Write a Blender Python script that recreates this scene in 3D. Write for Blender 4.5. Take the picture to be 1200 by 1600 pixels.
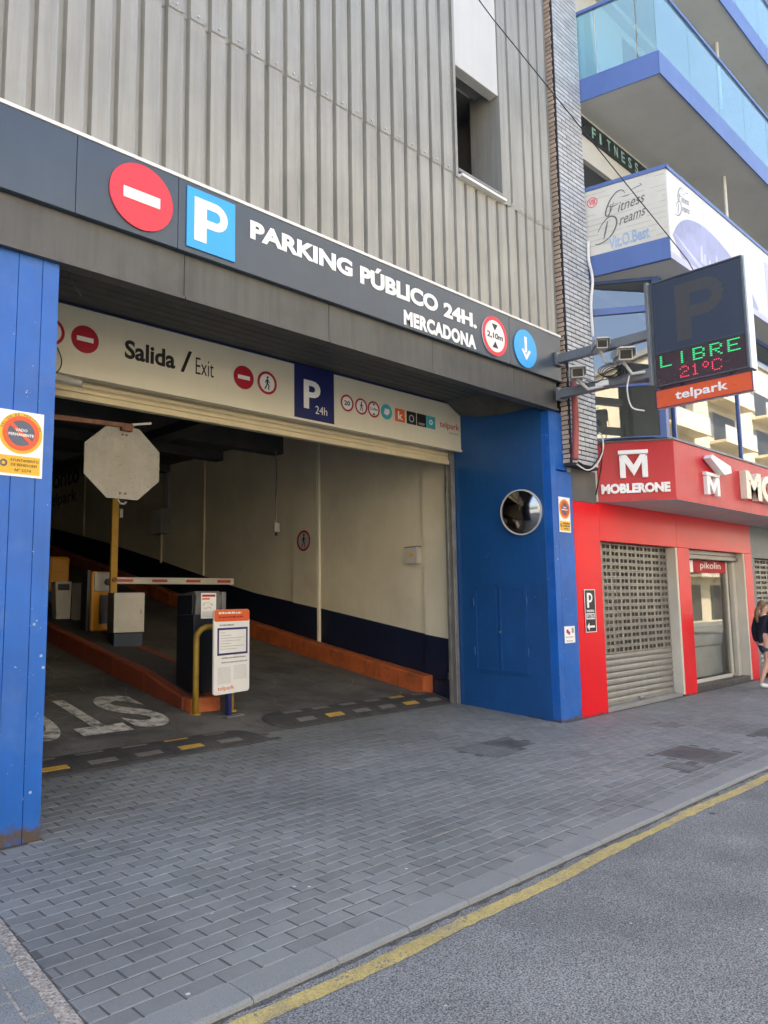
import bpy, bmesh, math, random
from mathutils import Vector, Matrix
R = math.radians
random.seed(7)
SC = bpy.context.scene
for o in list(bpy.data.objects): bpy.data.objects.remove(o)
COL = SC.collection

# ------------------------------------------------------------------ camera
cd = bpy.data.cameras.new('camera'); cam = bpy.data.objects.new('camera', cd); COL.objects.link(cam)
cd.sensor_fit = 'HORIZONTAL'; cd.sensor_width = 36.0; cd.lens = 36.0; cd.clip_start = 0.05; cd.clip_end = 2000
PITCH, ROLL, YAW = R(6.75), R(0.96), R(45)
fw = Vector((math.cos(YAW)*math.cos(PITCH), math.sin(YAW)*math.cos(PITCH), math.sin(PITCH)))
rt0 = Vector((math.sin(YAW), -math.cos(YAW), 0)); up0 = rt0.cross(fw)
rt = rt0*math.cos(ROLL) - up0*math.sin(ROLL); up = up0*math.cos(ROLL) + rt0*math.sin(ROLL)
m3 = Matrix((rt, up, -fw)).transposed()
cam.matrix_world = Matrix.Translation((0, 0, 1.65)) @ m3.to_4x4()
SC.camera = cam
SC.render.resolution_x, SC.render.resolution_y = 768, 1024

# ------------------------------------------------------------------ sky, sun, exposure
SUN_EL = R(52); SUN_DIR = Vector((-0.25, 0.97, 0)).normalized()
w = bpy.data.worlds.new('World'); SC.world = w; w.use_nodes = True
nt = w.node_tree; bg = nt.nodes['Background']
sky = nt.nodes.new('ShaderNodeTexSky'); sky.sky_type = 'NISHITA'; sky.sun_disc = False
sky.sun_elevation = SUN_EL; sky.sun_rotation = math.atan2(SUN_DIR.x, SUN_DIR.y)
sky.air_density = 1.0; sky.dust_density = 4.5; sky.ozone_density = 1.0
nt.links.new(sky.outputs[0], bg.inputs[0]); bg.inputs[1].default_value = 0.13
sd = bpy.data.lights.new('sun', 'SUN'); sd.energy = 3.6; sd.angle = R(0.5); sd.color = (1.0, 0.94, 0.84)
sun = bpy.data.objects.new('sun', sd); COL.objects.link(sun)
sdir = Vector((SUN_DIR.x*math.cos(SUN_EL), SUN_DIR.y*math.cos(SUN_EL), math.sin(SUN_EL)))
sun.rotation_euler = sdir.to_track_quat('Z', 'Y').to_euler(); sun.location = sdir*60
vs = SC.view_settings; vs.view_transform = 'Standard'; vs.look = 'None'; vs.gamma = 1.0; vs.exposure = 2.6
try: vs.use_curve_mapping = False
except Exception: pass
SC.render.engine = 'CYCLES'
SC.cycles.max_bounces = 8; SC.cycles.diffuse_bounces = 5; SC.cycles.glossy_bounces = 4; SC.cycles.transparent_max_bounces = 8

# ------------------------------------------------------------------ materials
MATS = {}
def mat(name, col, rough=0.6, metal=0.0, var=0.12, vs=2.5, bump=0.0, bs=60.0, emit=None, estr=0.0, spec=0.5,
        streak=0.0, dirt=None, dirt_amt=0.0, dirt_scale=1.2, dirt_lo=0.5, island=0.0, speck=0.0, speck_scale=120.0, base_dirt=None, spots=(), rvar=0.1):
    m = bpy.data.materials.new(name); m.use_nodes = True; t = m.node_tree; n = t.nodes; l = t.links
    b = n['Principled BSDF']; b.inputs['Roughness'].default_value = rough; b.inputs['Metallic'].default_value = metal
    b.inputs['Specular IOR Level'].default_value = spec
    geo = n.new('ShaderNodeNewGeometry')
    c = tuple(col) + (1,)
    last = None
    def mixc(fac, a, bcol, blend='MIX'):
        x = n.new('ShaderNodeMix'); x.data_type = 'RGBA'; x.blend_type = blend
        if hasattr(fac, "is_linked"): l.new(fac, x.inputs[0])
        else: x.inputs[0].default_value = fac
        if hasattr(a, 'is_linked'): l.new(a, x.inputs[6])
        else: x.inputs[6].default_value = a
        if hasattr(bcol, 'is_linked'): l.new(bcol, x.inputs[7])
        else: x.inputs[7].default_value = bcol
        return x.outputs[2]
    def noise(scale, detail=6, vec=None, rough_=0.6):
        x = n.new('ShaderNodeTexNoise'); x.inputs['Scale'].default_value = scale; x.inputs['Detail'].default_value = detail
        x.inputs['Roughness'].default_value = rough_
        l.new(vec if vec is not None else geo.outputs['Position'], x.inputs['Vector']); return x.outputs[0]
    def ramp(fac, a, b_):
        x = n.new('ShaderNodeMapRange'); x.inputs[1].default_value = a; x.inputs[2].default_value = b_
        l.new(fac, x.inputs[0]); return x.outputs[0]
    lo = tuple(max(0, v*(1-var)) for v in col)+(1,); hi = tuple(min(1, v*(1+var)) for v in col)+(1,)
    last = mixc(ramp(noise(vs), 0.3, 0.7), lo, hi)
    if streak:
        mp = n.new('ShaderNodeMapping'); l.new(geo.outputs['Position'], mp.inputs[0]); mp.inputs['Scale'].default_value = (9, 9, 0.5)
        s = ramp(noise(1.6, 5, mp.outputs[0]), 0.42, 0.75)
        sm = n.new('ShaderNodeMath'); sm.operation = 'MULTIPLY'; l.new(s, sm.inputs[0]); sm.inputs[1].default_value = streak
        last = mixc(sm.outputs[0], last, tuple(v*0.45 for v in col)+(1,))
    if dirt is not None:
        s = ramp(noise(dirt_scale, 8, None, 0.68), dirt_lo, dirt_lo+.22)
        sm = n.new('ShaderNodeMath'); sm.operation = 'MULTIPLY'; l.new(s, sm.inputs[0]); sm.inputs[1].default_value = dirt_amt
        last = mixc(sm.outputs[0], last, tuple(dirt)+(1,))
    if base_dirt is not None:   # rust and mud eaten up from the foot: (height, colour)
        sx = n.new('ShaderNodeSeparateXYZ'); l.new(geo.outputs['Position'], sx.inputs[0])
        nz = noise(7, 7)
        ad = n.new('ShaderNodeMath'); ad.operation = 'MULTIPLY_ADD'; l.new(nz, ad.inputs[0]); ad.inputs[1].default_value = -base_dirt[0]*2.2; l.new(sx.outputs[2], ad.inputs[2])
        s = n.new('ShaderNodeMapRange'); s.inputs[1].default_value = -base_dirt[0]*0.75; s.inputs[2].default_value = -base_dirt[0]*1.05; l.new(ad.outputs[0], s.inputs[0])
        last = mixc(s.outputs[0], last, tuple(base_dirt[1])+(1,))
    for (scol, sscale, sthr, gate) in spots:   # chips, gum, rust flecks: small round-ish marks where a coarse noise allows them
        v = n.new('ShaderNodeTexVoronoi'); v.inputs['Scale'].default_value = sscale; l.new(geo.outputs['Position'], v.inputs['Vector'])
        a1 = n.new('ShaderNodeMapRange'); a1.inputs[1].default_value = sthr; a1.inputs[2].default_value = sthr*.75; l.new(v.outputs['Distance'], a1.inputs[0])
        a2 = ramp(noise(sscale*.21, 3), gate, gate+.06)
        mm = n.new('ShaderNodeMath'); mm.operation = 'MULTIPLY'; l.new(a1.outputs[0], mm.inputs[0]); l.new(a2, mm.inputs[1])
        last = mixc(mm.outputs[0], last, tuple(scol)+(1,))
    if speck:
        s = ramp(noise(speck_scale, 2), 0.35, 0.65)
        x = n.new('ShaderNodeMapRange'); l.new(s, x.inputs[0]); x.inputs[3].default_value = 1-speck; x.inputs[4].default_value = 1+speck
        cc = n.new('ShaderNodeCombineColor')
        for i in range(3): l.new(x.outputs[0], cc.inputs[i])
        last = mixc(1.0, last, cc.outputs[0], 'MULTIPLY')
    if island:
        x = n.new('ShaderNodeMapRange'); oi = n.new('ShaderNodeObjectInfo')
        ad = n.new('ShaderNodeMath'); ad.operation = 'ADD'; l.new(geo.outputs['Random Per Island'], ad.inputs[0]); l.new(oi.outputs['Random'], ad.inputs[1])
        fr = n.new('ShaderNodeMath'); fr.operation = 'FRACT'; l.new(ad.outputs[0], fr.inputs[0])
        l.new(fr.outputs[0], x.inputs[0]); x.inputs[3].default_value = 1-island; x.inputs[4].default_value = 1+island
        cc = n.new('ShaderNodeCombineColor')
        for i in range(3): l.new(x.outputs[0], cc.inputs[i])
        last = mixc(1.0, last, cc.outputs[0], 'MULTIPLY')
    l.new(last, b.inputs['Base Color'])
    rr = n.new('ShaderNodeMapRange'); l.new(noise(vs*3), rr.inputs[0]); rr.inputs[3].default_value = max(0.02, rough-rvar); rr.inputs[4].default_value = min(1, rough+rvar)
    l.new(rr.outputs[0], b.inputs['Roughness'])
    if bump:
        bp = n.new('ShaderNodeBump'); bp.inputs['Strength'].default_value = bump; bp.inputs['Distance'].default_value = 0.01
        l.new(noise(bs, 4), bp.inputs['Height']); l.new(bp.outputs[0], b.inputs['Normal'])
    if emit is not None:
        b.inputs['Emission Color'].default_value = tuple(emit)+(1,); b.inputs['Emission Strength'].default_value = estr
    MATS[name] = m
    return m
def glass(name, tint, ior=1.6, rough=0.01, trans=0.8, gl=(1, 1, 1), solid=None):
    m = bpy.data.materials.new(name); m.use_nodes = True; t = m.node_tree; n = t.nodes; l = t.links
    n.remove(n['Principled BSDF']); out = n['Material Output']
    tr = n.new('ShaderNodeBsdfTransparent'); tr.inputs[0].default_value = tuple(c*trans for c in tint)+(1,)
    base = tr.outputs[0]
    if solid is not None:
        df = n.new('ShaderNodeBsdfDiffuse'); df.inputs[0].default_value = tuple(tint)+(1,)
        mx = n.new('ShaderNodeMixShader'); mx.inputs[0].default_value = solid
        l.new(tr.outputs[0], mx.inputs[1]); l.new(df.outputs[0], mx.inputs[2]); base = mx.outputs[0]
    g = n.new('ShaderNodeBsdfGlossy'); g.inputs['Roughness'].default_value = rough; g.inputs[0].default_value = tuple(gl)+(1,)
    f = n.new('ShaderNodeFresnel'); f.inputs[0].default_value = ior
    ge = n.new('ShaderNodeNewGeometry'); inv = n.new('ShaderNodeMath'); inv.operation = 'SUBTRACT'; inv.inputs[0].default_value = 1.0; l.new(ge.outputs['Backfacing'], inv.inputs[1])
    mu = n.new('ShaderNodeMath'); mu.operation = 'MULTIPLY'; l.new(f.outputs[0], mu.inputs[0]); l.new(inv.outputs[0], mu.inputs[1])   # only the outer face mirrors
    mx = n.new('ShaderNodeMixShader'); l.new(mu.outputs[0], mx.inputs[0]); l.new(base, mx.inputs[1]); l.new(g.outputs[0], mx.inputs[2])
    l.new(mx.outputs[0], out.inputs['Surface']); MATS[name] = m
    return m

mat('cladding', (0.338, 0.334, 0.304), 0.5, 0.25, 0.14, 1.1, 0.05, 30, streak=0.4, dirt=(0.165, 0.168, 0.152), dirt_amt=0.6, dirt_scale=0.55)
mat('cladding_edge', (0.62, 0.6, 0.56), 0.5, 0.2)
mat('screw', (0.6, 0.6, 0.6), 0.35, 0.8)
mat('fascia', (0.058, 0.080, 0.112), 0.32, 0.1, 0.1, 1.0, streak=0.1)
mat('lintel', (0.092, 0.093, 0.090), 0.5, 0.2, 0.3, 1.5, 0.08, 25, streak=0.5, dirt=(0.05, 0.048, 0.046), dirt_amt=0.6, dirt_scale=1.5)
mat('soffit', (0.08, 0.08, 0.074), 0.6, 0.1, 0.2, 3, streak=0.2)
mat('white_trim', (0.75, 0.74, 0.71), 0.5)
mat('white_panel', (0.52, 0.53, 0.53), 0.55, 0, 0.05, 0.8, streak=0.08)
mat('blue_paint', (0.006, 0.112, 0.46), 0.42, 0, 0.14, 2.0, 0.12, 9, streak=0.18, dirt=(0.25, 0.33, 0.5), dirt_amt=0.14, dirt_scale=2.2, base_dirt=(0.27, (0.085, 0.062, 0.048)), spots=(((0.5, 0.56, 0.65), 34, .2, .62), ((0.3, 0.4, 0.6), 11, .14, .60)))
mat('blue_steel', (0.013, 0.090, 0.29), 0.33, 0.1, 0.12, 1.5, 0.04, 6, streak=0.15, base_dirt=(0.10, (0.05, 0.05, 0.055)), spots=(((0.2, 0.27, 0.4), 16, .13, .62),))
mat('sign_white', (0.86, 0.86, 0.85), 0.4, 0, 0.03)
mat('sign_red', (0.72, 0.035, 0.06), 0.4, 0, 0.04)
mat('sign_red_dark', (0.42, 0.012, 0.03), 0.4, 0, 0.04)
mat('sign_blue', (0.03, 0.38, 0.85), 0.4, 0, 0.03)
mat('sign_navy', (0.016, 0.022, 0.12), 0.4, 0, 0.05)
mat('sign_black', (0.012, 0.013, 0.018), 0.45, 0, 0.05)
mat('sign_grey', (0.3, 0.3, 0.3), 0.5)
mat('sign_pale_grey', (0.55, 0.55, 0.54), 0.5)
mat('sign_orange', (0.75, 0.14, 0.03), 0.4, 0, 0.04)
mat('sign_teal', (0.06, 0.42, 0.48), 0.4, 0, 0.04)
mat('sign_yellow', (0.8, 0.45, 0.03), 0.45, 0, 0.06)
mat('cream_board', (0.76, 0.72, 0.58), 0.4, 0.05, 0.04, 0.8, streak=0.06)
mat('cream_slat', (0.66, 0.57, 0.38), 0.45, 0.1, 0.1, 1.4, 0.02, 20, streak=0.1)
mat('wall_cream', (0.80, 0.745, 0.585), 0.75, 0, 0.1, 0.8, 0.1, 14, streak=0.06, dirt=(0.58, 0.52, 0.39), dirt_amt=0.55, dirt_scale=0.7)
mat('wall_navy', (0.010, 0.017, 0.045), 0.45, 0, 0.15, 1.5, 0.05, 14)
mat('ceiling_dark', (0.075, 0.072, 0.068), 0.85, 0, 0.2)
mat('galvanised', (0.36, 0.36, 0.35), 0.42, 0.6, 0.2, 4, streak=0.3)
mat('dark_steel', (0.06, 0.062, 0.066), 0.45, 0.4, 0.2, 3)
mat('grey_steel', (0.17, 0.185, 0.2), 0.45, 0.3, 0.2, 3, streak=0.2)
mat('kerb_orange', (0.50, 0.125, 0.037), 0.6, 0, 0.2, 3, 0.1, 40, dirt=(0.12, 0.05, 0.03), dirt_amt=0.75, dirt_scale=3.5)
mat('kerb_rust', (0.27, 0.06, 0.03), 0.65, 0, 0.22, 3, 0.1, 40, dirt=(0.1, 0.045, 0.03), dirt_amt=0.7, dirt_scale=3)
mat('island_top', (0.06, 0.06, 0.062), 0.8, 0, 0.25, 4, 0.2, 60)
mat('ramp', (0.125, 0.121, 0.111), 0.72, 0, 0.25, 1.2, 0.35, 110, dirt=(0.045, 0.043, 0.042), dirt_amt=0.85, dirt_lo=0.45, dirt_scale=1.3, speck=0.25, speck_scale=90)
mat('scuff', (0.25, 0.24, 0.22), 0.7, 0, 0.2, 4)
mat('ramp_paint', (0.62, 0.6, 0.55), 0.7, 0, 0.1, 4, 0.1, 60, dirt=(0.11, 0.105, 0.1), dirt_amt=1.0, dirt_lo=0.44, dirt_scale=8)
mat('rubber', (0.05, 0.048, 0.046), 0.75, 0, 0.2, 5, 0.5, 160, dirt=(0.11, 0.1, 0.09), dirt_amt=0.5, dirt_scale=3)
mat('bump_yellow', (0.5, 0.31, 0.05), 0.6, 0, 0.15, 6, dirt=(0.2, 0.15, 0.07), dirt_amt=0.6, dirt_scale=7)
mat('bump_worn', (0.17, 0.157, 0.14), 0.6, 0, 0.15, 6, dirt=(0.1, 0.09, 0.08), dirt_amt=0.7, dirt_scale=8)
mat('paver', (0.190, 0.197, 0.190), 0.62, 0, 0.22, 1.6, 0.25, 140, dirt=(0.085, 0.086, 0.082), dirt_amt=0.8, dirt_scale=0.8, dirt_lo=0.48, spots=(((0.55, 0.54, 0.52), 7, .085, .56), ((0.03, 0.03, 0.03), 5, .10, .56)), island=0.11, speck=0.12, speck_scale=160)
mat('joint_sand', (0.285, 0.288, 0.278), 0.9, 0, 0.15, 3, dirt=(0.2, 0.19, 0.18), dirt_amt=0.7, dirt_scale=1.5)
mat('joint_dark', (0.08, 0.081, 0.078), 0.9, 0, 0.3, 5, dirt=(0.05, 0.05, 0.048), dirt_amt=0.8, dirt_scale=3)
mat('granite', (0.195, 0.207, 0.205), 0.65, 0, 0.1, 3, 0.15, 150, speck=0.4, speck_scale=170, island=0.06)
mat('kerb_granite', (0.205, 0.213, 0.207), 0.62, 0, 0.1, 2.5, 0.12, 140, speck=0.22, speck_scale=190, island=0.05, dirt=(0.16, 0.155, 0.15), dirt_amt=0.5, dirt_scale=2.5)
mat('grit', (0.3, 0.27, 0.23), 0.9, 0, 0.3, 18, 0.8, 60, speck=0.5, speck_scale=60)
mat('asphalt', (0.180, 0.187, 0.184), 0.8, 0, 0.14, 0.7, 0.8, 130, speck=0.75, speck_scale=115, dirt=(0.088, 0.091, 0.09), dirt_amt=0.85, dirt_lo=0.46, dirt_scale=0.45, spots=(((0.04, 0.04, 0.04), 3.1, .12, .58), ((0.4, 0.4, 0.39), 6, .06, .5)))
mat('gutter_dirt', (0.075, 0.073, 0.068), 0.9, 0, 0.4, 14, 0.8, 60, speck=0.5, speck_scale=60)
mat('road_yellow', (0.41, 0.325, 0.12), 0.75, 0, 0.15, 5, 0.5, 120, speck=0.25, speck_scale=105, dirt=(0.2, 0.19, 0.15), dirt_amt=0.8, dirt_scale=3.5, spots=(((0.15, 0.15, 0.145), 40, .36, .52),))
mat('concrete', (0.28, 0.275, 0.262), 0.85, 0, 0.14, 1.2, 0.1, 25, streak=0.12)
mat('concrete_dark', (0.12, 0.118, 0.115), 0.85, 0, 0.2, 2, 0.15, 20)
mat('iron', (0.105, 0.10, 0.096), 0.55, 0.5, 0.25, 8, 0.3, 80)
mat('cover_iron', (0.135, 0.135, 0.13), 0.6, 0.2, 0.25, 8, 0.3, 80)
mat('brick_glazed', (0.45, 0.475, 0.51), 0.35, 0, 0.1, 5, 0.05, 40, island=0.14)
mat('brick_orange', (0.48, 0.36, 0.27), 0.7, 0, 0.15, 5, 0.1, 60, island=0.15)
mat('mortar', (0.03, 0.03, 0.032), 0.9)
mat('shop_red', (0.76, 0.004, 0.014), 0.3, 0, 0.08, 1.0, spec=0.3, base_dirt=(0.07, (0.22, 0.05, 0.05)), rvar=0.05, spots=(((0.4, 0.1, 0.1), 14, .1, .6),))
mat('canopy_red', (0.50, 0.010, 0.022), 0.4, 0, 0.1, 1.2, streak=0.12)
mat('banner_red', (0.5, 0.012, 0.02), 0.65, 0, 0.05)
mat('shop_beige', (0.62, 0.59, 0.51), 0.45, 0.1, 0.05)
mat('shutter_metal', (0.31, 0.30, 0.275), 0.42, 0.45, 0.12, 4, streak=0.25)
mat('shop_interior', (0.4, 0.38, 0.34), 0.8)
mat('mattress', (0.68, 0.66, 0.62), 0.85, 0, 0.1, 3, 0.2, 20)
mat('band_blue', (0.085, 0.145, 0.36), 0.38, 0.1, 0.08, 1.5, streak=0.08)
mat('stucco', (0.54, 0.555, 0.55), 0.85, 0, 0.1, 1.0, 0.15, 30, dirt=(0.4, 0.395, 0.385), dirt_amt=0.5, dirt_scale=1.0)
mat('bay_interior', (0.42, 0.41, 0.38), 0.8)
mat('banner_wood', (0.60, 0.58, 0.51), 0.55, 0, 0.06, 2)
mat('banner_line', (0.36, 0.34, 0.3), 0.6)
mat('banner_white', (0.64, 0.66, 0.69), 0.45, 0, 0.03)
mat('banner_violet', (0.30, 0.33, 0.55), 0.45, 0, 0.25, 1.5)
mat('banner_lilac', (0.50, 0.53, 0.68), 0.45, 0, 0.15, 1.5)
mat('script_grey', (0.13, 0.125, 0.12), 0.5)
mat('vit_blue', (0.34, 0.44, 0.60), 0.5)
mat('fitness_board', (0.014, 0.024, 0.028), 0.3)
mat('fitness_letter', (0.3, 0.52, 0.54), 0.4)
mat('led_housing', (0.10, 0.12, 0.145), 0.4, 0.4, 0.1)
mat('led_edge', (0.62, 0.66, 0.70), 0.35, 0.4, 0.06)
mat('led_face', (0.030, 0.045, 0.075), 0.4, 0, 0.02, 3, rvar=0.02)
mat('led_face_low', (0.055, 0.032, 0.042), 0.25, 0, 0.1, 3)
mat('led_off', (0.115, 0.098, 0.072), 0.4, 0, 0.3, 60)
mat('led_green', (0.02, 0.4, 0.12), 0.4, emit=(0.03, 0.9, 0.28), estr=0.15)
mat('led_red', (0.5, 0.03, 0.06), 0.4, emit=(1.0, 0.06, 0.12), estr=0.15)
mat('plate_orange', (0.72, 0.11, 0.035), 0.3, 0, 0.04)
mat('camera_white', (0.5, 0.495, 0.47), 0.45, 0, 0.06)
mat('black_plastic', (0.015, 0.015, 0.016), 0.4)
mat('lens', (0.01, 0.011, 0.013), 0.25, spec=0.25)
mat('pipe_red', (0.33, 0.075, 0.065), 0.55, 0, 0.15)
mat('pipe_white', (0.68, 0.67, 0.64), 0.5)
mat('cable_black', (0.012, 0.012, 0.013), 0.55)
mat('rust', (0.24, 0.12, 0.075), 0.75, 0.2, 0.3, 12, 0.2, 60)
mat('octagon_back', (0.28, 0.275, 0.255), 0.5, 0.3, 0.12, 3, streak=0.25, dirt=(0.24, 0.205, 0.17), dirt_amt=0.5, dirt_scale=5, spots=(((0.13, 0.085, 0.055), 38, .34, .58), ((0.16, 0.11, 0.08), 75, .36, .56)))
mat('yellow_paint', (0.62, 0.34, 0.02), 0.45, 0, 0.1, 3, dirt=(0.2, 0.12, 0.03), dirt_amt=0.4, dirt_scale=5)
mat('hoop_yellow', (0.42, 0.27, 0.035), 0.42, 0, 0.12, 4, dirt=(0.13, 0.09, 0.03), dirt_amt=0.6, dirt_scale=6)
mat('barrier_orange', (0.68, 0.30, 0.015), 0.4, 0, 0.06)
mat('barrier_white', (0.78, 0.76, 0.70), 0.4)
mat('barrier_red', (0.66, 0.1, 0.075), 0.35)
mat('bin_grey', (0.62, 0.60, 0.55), 0.5)
mat('cabinet_grey', (0.56, 0.55, 0.50), 0.45)
mat('cabinet_dark', (0.17, 0.165, 0.16), 0.5)
mat('machine_navy', (0.012, 0.016, 0.028), 0.4)
mat('machine_grey', (0.13, 0.135, 0.14), 0.45)
mat('plinth_navy', (0.018, 0.04, 0.075), 0.55, 0, 0.2, 4)
mat('mirror', (0.36, 0.355, 0.35), 0.08, 1.0, 0.02)
mat('skin', (0.62, 0.36, 0.26), 0.55, 0, 0.05, 5)
mat('sweater', (0.018, 0.022, 0.04), 0.85, 0, 0.15, 12, 0.2, 60)
mat('denim', (0.06, 0.085, 0.12), 0.85, 0, 0.2, 14)
mat('hair', (0.20, 0.125, 0.06), 0.5, 0, 0.25, 30, 0.4, 90)
mat('shoe', (0.70, 0.72, 0.70), 0.6)
mat('leaf', (0.06, 0.10, 0.03), 0.6, 0, 0.3, 4, island=0.4)
mat('bark', (0.12, 0.09, 0.06), 0.9)
mat('facade_cream', (0.72, 0.62, 0.43), 0.8, 0, 0.08, 0.5)
mat('door_dark', (0.05, 0.05, 0.05), 0.3)
glass('pane', (0.9, 0.94, 0.96), 2.5, 0.01, 0.75)
glass('shop_glass', (0.9, 0.92, 0.9), 1.5, 0.01, 0.9)
glass('balcony_glass', (0.55, 0.80, 0.88), 1.7, 0.02, 0.95, (0.9, 0.97, 1.0), 0.20)

# ------------------------------------------------------------------ mesh helpers
class Fr:
    """a flat frame: origin, right, up; third axis points out of the surface"""
    def __init__(s, o, ux=(1, 0, 0), uz=(0, 0, 1)):
        s.o = Vector(o); s.x = Vector(ux).normalized(); s.z = Vector(uz).normalized(); s.n = s.x.cross(s.z).normalized()
    def p(s, u, v, w=0.0): return s.o + s.x*u + s.z*v + s.n*w
WORLD = Fr((0, 0, 0))
class MB:
    def __init__(s): s.v = []; s.f = []
    def add(s, vs, fs):
        b = len(s.v); s.v += [Vector(x) for x in vs]; s.f += [[b+i for i in f] for f in fs]; return s
    def box(s, x0, x1, y0, y1, z0, z1):
        return s.add([(x0,y0,z0),(x1,y0,z0),(x1,y1,z0),(x0,y1,z0),(x0,y0,z1),(x1,y0,z1),(x1,y1,z1),(x0,y1,z1)],
                     [(3,2,1,0),(4,5,6,7),(0,1,5,4),(1,2,6,5),(2,3,7,6),(3,0,4,7)])
    def bbox(s, x0, x1, y0, y1, z0, z1, b=0.01):
        """box with all vertical and top edges chamfered"""
        bm = bmesh.new(); bmesh.ops.create_cube(bm, size=1)
        for q in bm.verts: q.co = Vector(((x0+x1)/2+q.co.x*(x1-x0), (y0+y1)/2+q.co.y*(y1-y0), (z0+z1)/2+q.co.z*(z1-z0)))
        bmesh.ops.bevel(bm, geom=list(bm.edges), offset=b, segments=2, affect='EDGES', profile=0.5)
        return s.frombm(bm)
    def frombm(s, bm):
        bm.verts.index_update(); s.add([q.co.copy() for q in bm.verts], [[q.index for q in f.verts] for f in bm.faces]); bm.free(); return s
    def fbox(s, f, u0, u1, v0, v1, w0=0.0, w1=0.004):
        P = f.p
        return s.add([P(u0,v0,w0),P(u1,v0,w0),P(u1,v1,w0),P(u0,v1,w0),P(u0,v0,w1),P(u1,v0,w1),P(u1,v1,w1),P(u0,v1,w1)],
                     [(3,2,1,0),(4,5,6,7),(0,1,5,4),(1,2,6,5),(2,3,7,6),(3,0,4,7)])
    def fpoly(s, f, pts, w0=0.0, w1=0.004):
        n = len(pts)
        return s.add([f.p(u,v,w0) for u,v in pts]+[f.p(u,v,w1) for u,v in pts],
                     [list(range(n))[::-1], list(range(n, 2*n))]+[(i,(i+1)%n,n+(i+1)%n,n+i) for i in range(n)])
    def fdisc(s, f, u, v, r, w0=0.0, w1=0.004, n=40, ry=None):
        ry = r if ry is None else ry
        return s.fpoly(f, [(u+r*math.cos(2*math.pi*i/n), v+ry*math.sin(2*math.pi*i/n)) for i in range(n)], w0, w1)
    def fring(s, f, u, v, r0, r1, w0=0.0, w1=0.004, n=40):
        vs = []
        for (r, ww) in ((r0,w0),(r1,w0),(r1,w1),(r0,w1)):
            vs += [f.p(u+r*math.cos(2*math.pi*i/n), v+r*math.sin(2*math.pi*i/n), ww) for i in range(n)]
        fs = []
        for k in range(4):
            a = k*n; b = ((k+1) % 4)*n
            fs += [(a+i, a+(i+1) % n, b+(i+1) % n, b+i) for i in range(n)]
        return s.add(vs, fs)
    def cyl(s, p0, p1, r, n=12, r1=None):
        p0, p1 = Vector(p0), Vector(p1); d = (p1-p0).normalized(); r1 = r if r1 is None else r1
        a = d.orthogonal().normalized(); b = d.cross(a)
        ring = lambda p, q: [p+(a*math.cos(2*math.pi*i/n)+b*math.sin(2*math.pi*i/n))*q for i in range(n)]
        return s.add(ring(p0, r)+ring(p1, r1), [list(range(n))[::-1], list(range(n, 2*n))]+[(i,(i+1)%n,n+(i+1)%n,n+i) for i in range(n)])
    def tube(s, pts, r, n=8):
        pts = [Vector(p) for p in pts]; rings = []; base = len(s.v); a = None
        for i, p in enumerate(pts):
            d = (pts[min(i+1, len(pts)-1)]-pts[max(i-1, 0)]).normalized()
            a = d.orthogonal().normalized() if a is None else (a-d*a.dot(d)).normalized()
            b = d.cross(a); rings.append([p+(a*math.cos(2*math.pi*k/n)+b*math.sin(2*math.pi*k/n))*r for k in range(n)])
        vs = [q for rg in rings for q in rg]; fs = []
        for i in range(len(pts)-1):
            fs += [(i*n+k, i*n+(k+1) % n, (i+1)*n+(k+1) % n, (i+1)*n+k) for k in range(n)]
        fs += [list(range(n))[::-1], [(len(pts)-1)*n+k for k in range(n)]]
        return s.add(vs, fs)
    def ribbon(s, f, pts, wd, w0=0.0, w1=0.003):
        """a flat brush stroke along pts (u,v), width wd or list of widths"""
        n = len(pts); L = []; Rr = []
        for i, (u, v) in enumerate(pts):
            a = pts[max(i-1, 0)]; b = pts[min(i+1, n-1)]; dx, dy = b[0]-a[0], b[1]-a[1]; q = math.hypot(dx, dy) or 1
            h = (wd[i] if isinstance(wd, (list, tuple)) else wd)/2
            L.append((u-dy/q*h, v+dx/q*h)); Rr.append((u+dy/q*h, v-dx/q*h))
        vs = [f.p(u, v, w1) for u, v in L]+[f.p(u, v, w1) for u, v in Rr]
        return s.add(vs, [(n+i, n+i+1, i+1, i) for i in range(n-1)])
    def build(s, name, material, parent=None, smooth=False, **tags):
        me = bpy.data.meshes.new(name); off = wl(parent)
        me.from_pydata([tuple(q-off) for q in s.v], [], s.f); me.update()
        return link(name, me, material, parent, smooth, **tags)
def wl(o):
    v = Vector((0, 0, 0))
    while o is not None: v = v+o.location; o = o.parent
    return v
def tagit(o, label=None, cat=None, group=None, kind=None):
    if label: o['label'] = label
    if cat: o['category'] = cat
    if group: o['group'] = group
    if kind: o['kind'] = kind
    return o
def link(name, me, material, parent=None, smooth=False, **tags):
    o = bpy.data.objects.new(name, me); COL.objects.link(o); o.parent = parent
    if material and not me.materials: me.materials.append(MATS[material])
    if smooth:
        for p in me.polygons: p.use_smooth = True
    return tagit(o, **tags)
def thing(name, loc, label, cat, group=None):
    o = bpy.data.objects.new(name, None); COL.objects.link(o); o.location = loc; o.empty_display_size = 0.2
    return tagit(o, label, cat, group)
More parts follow.
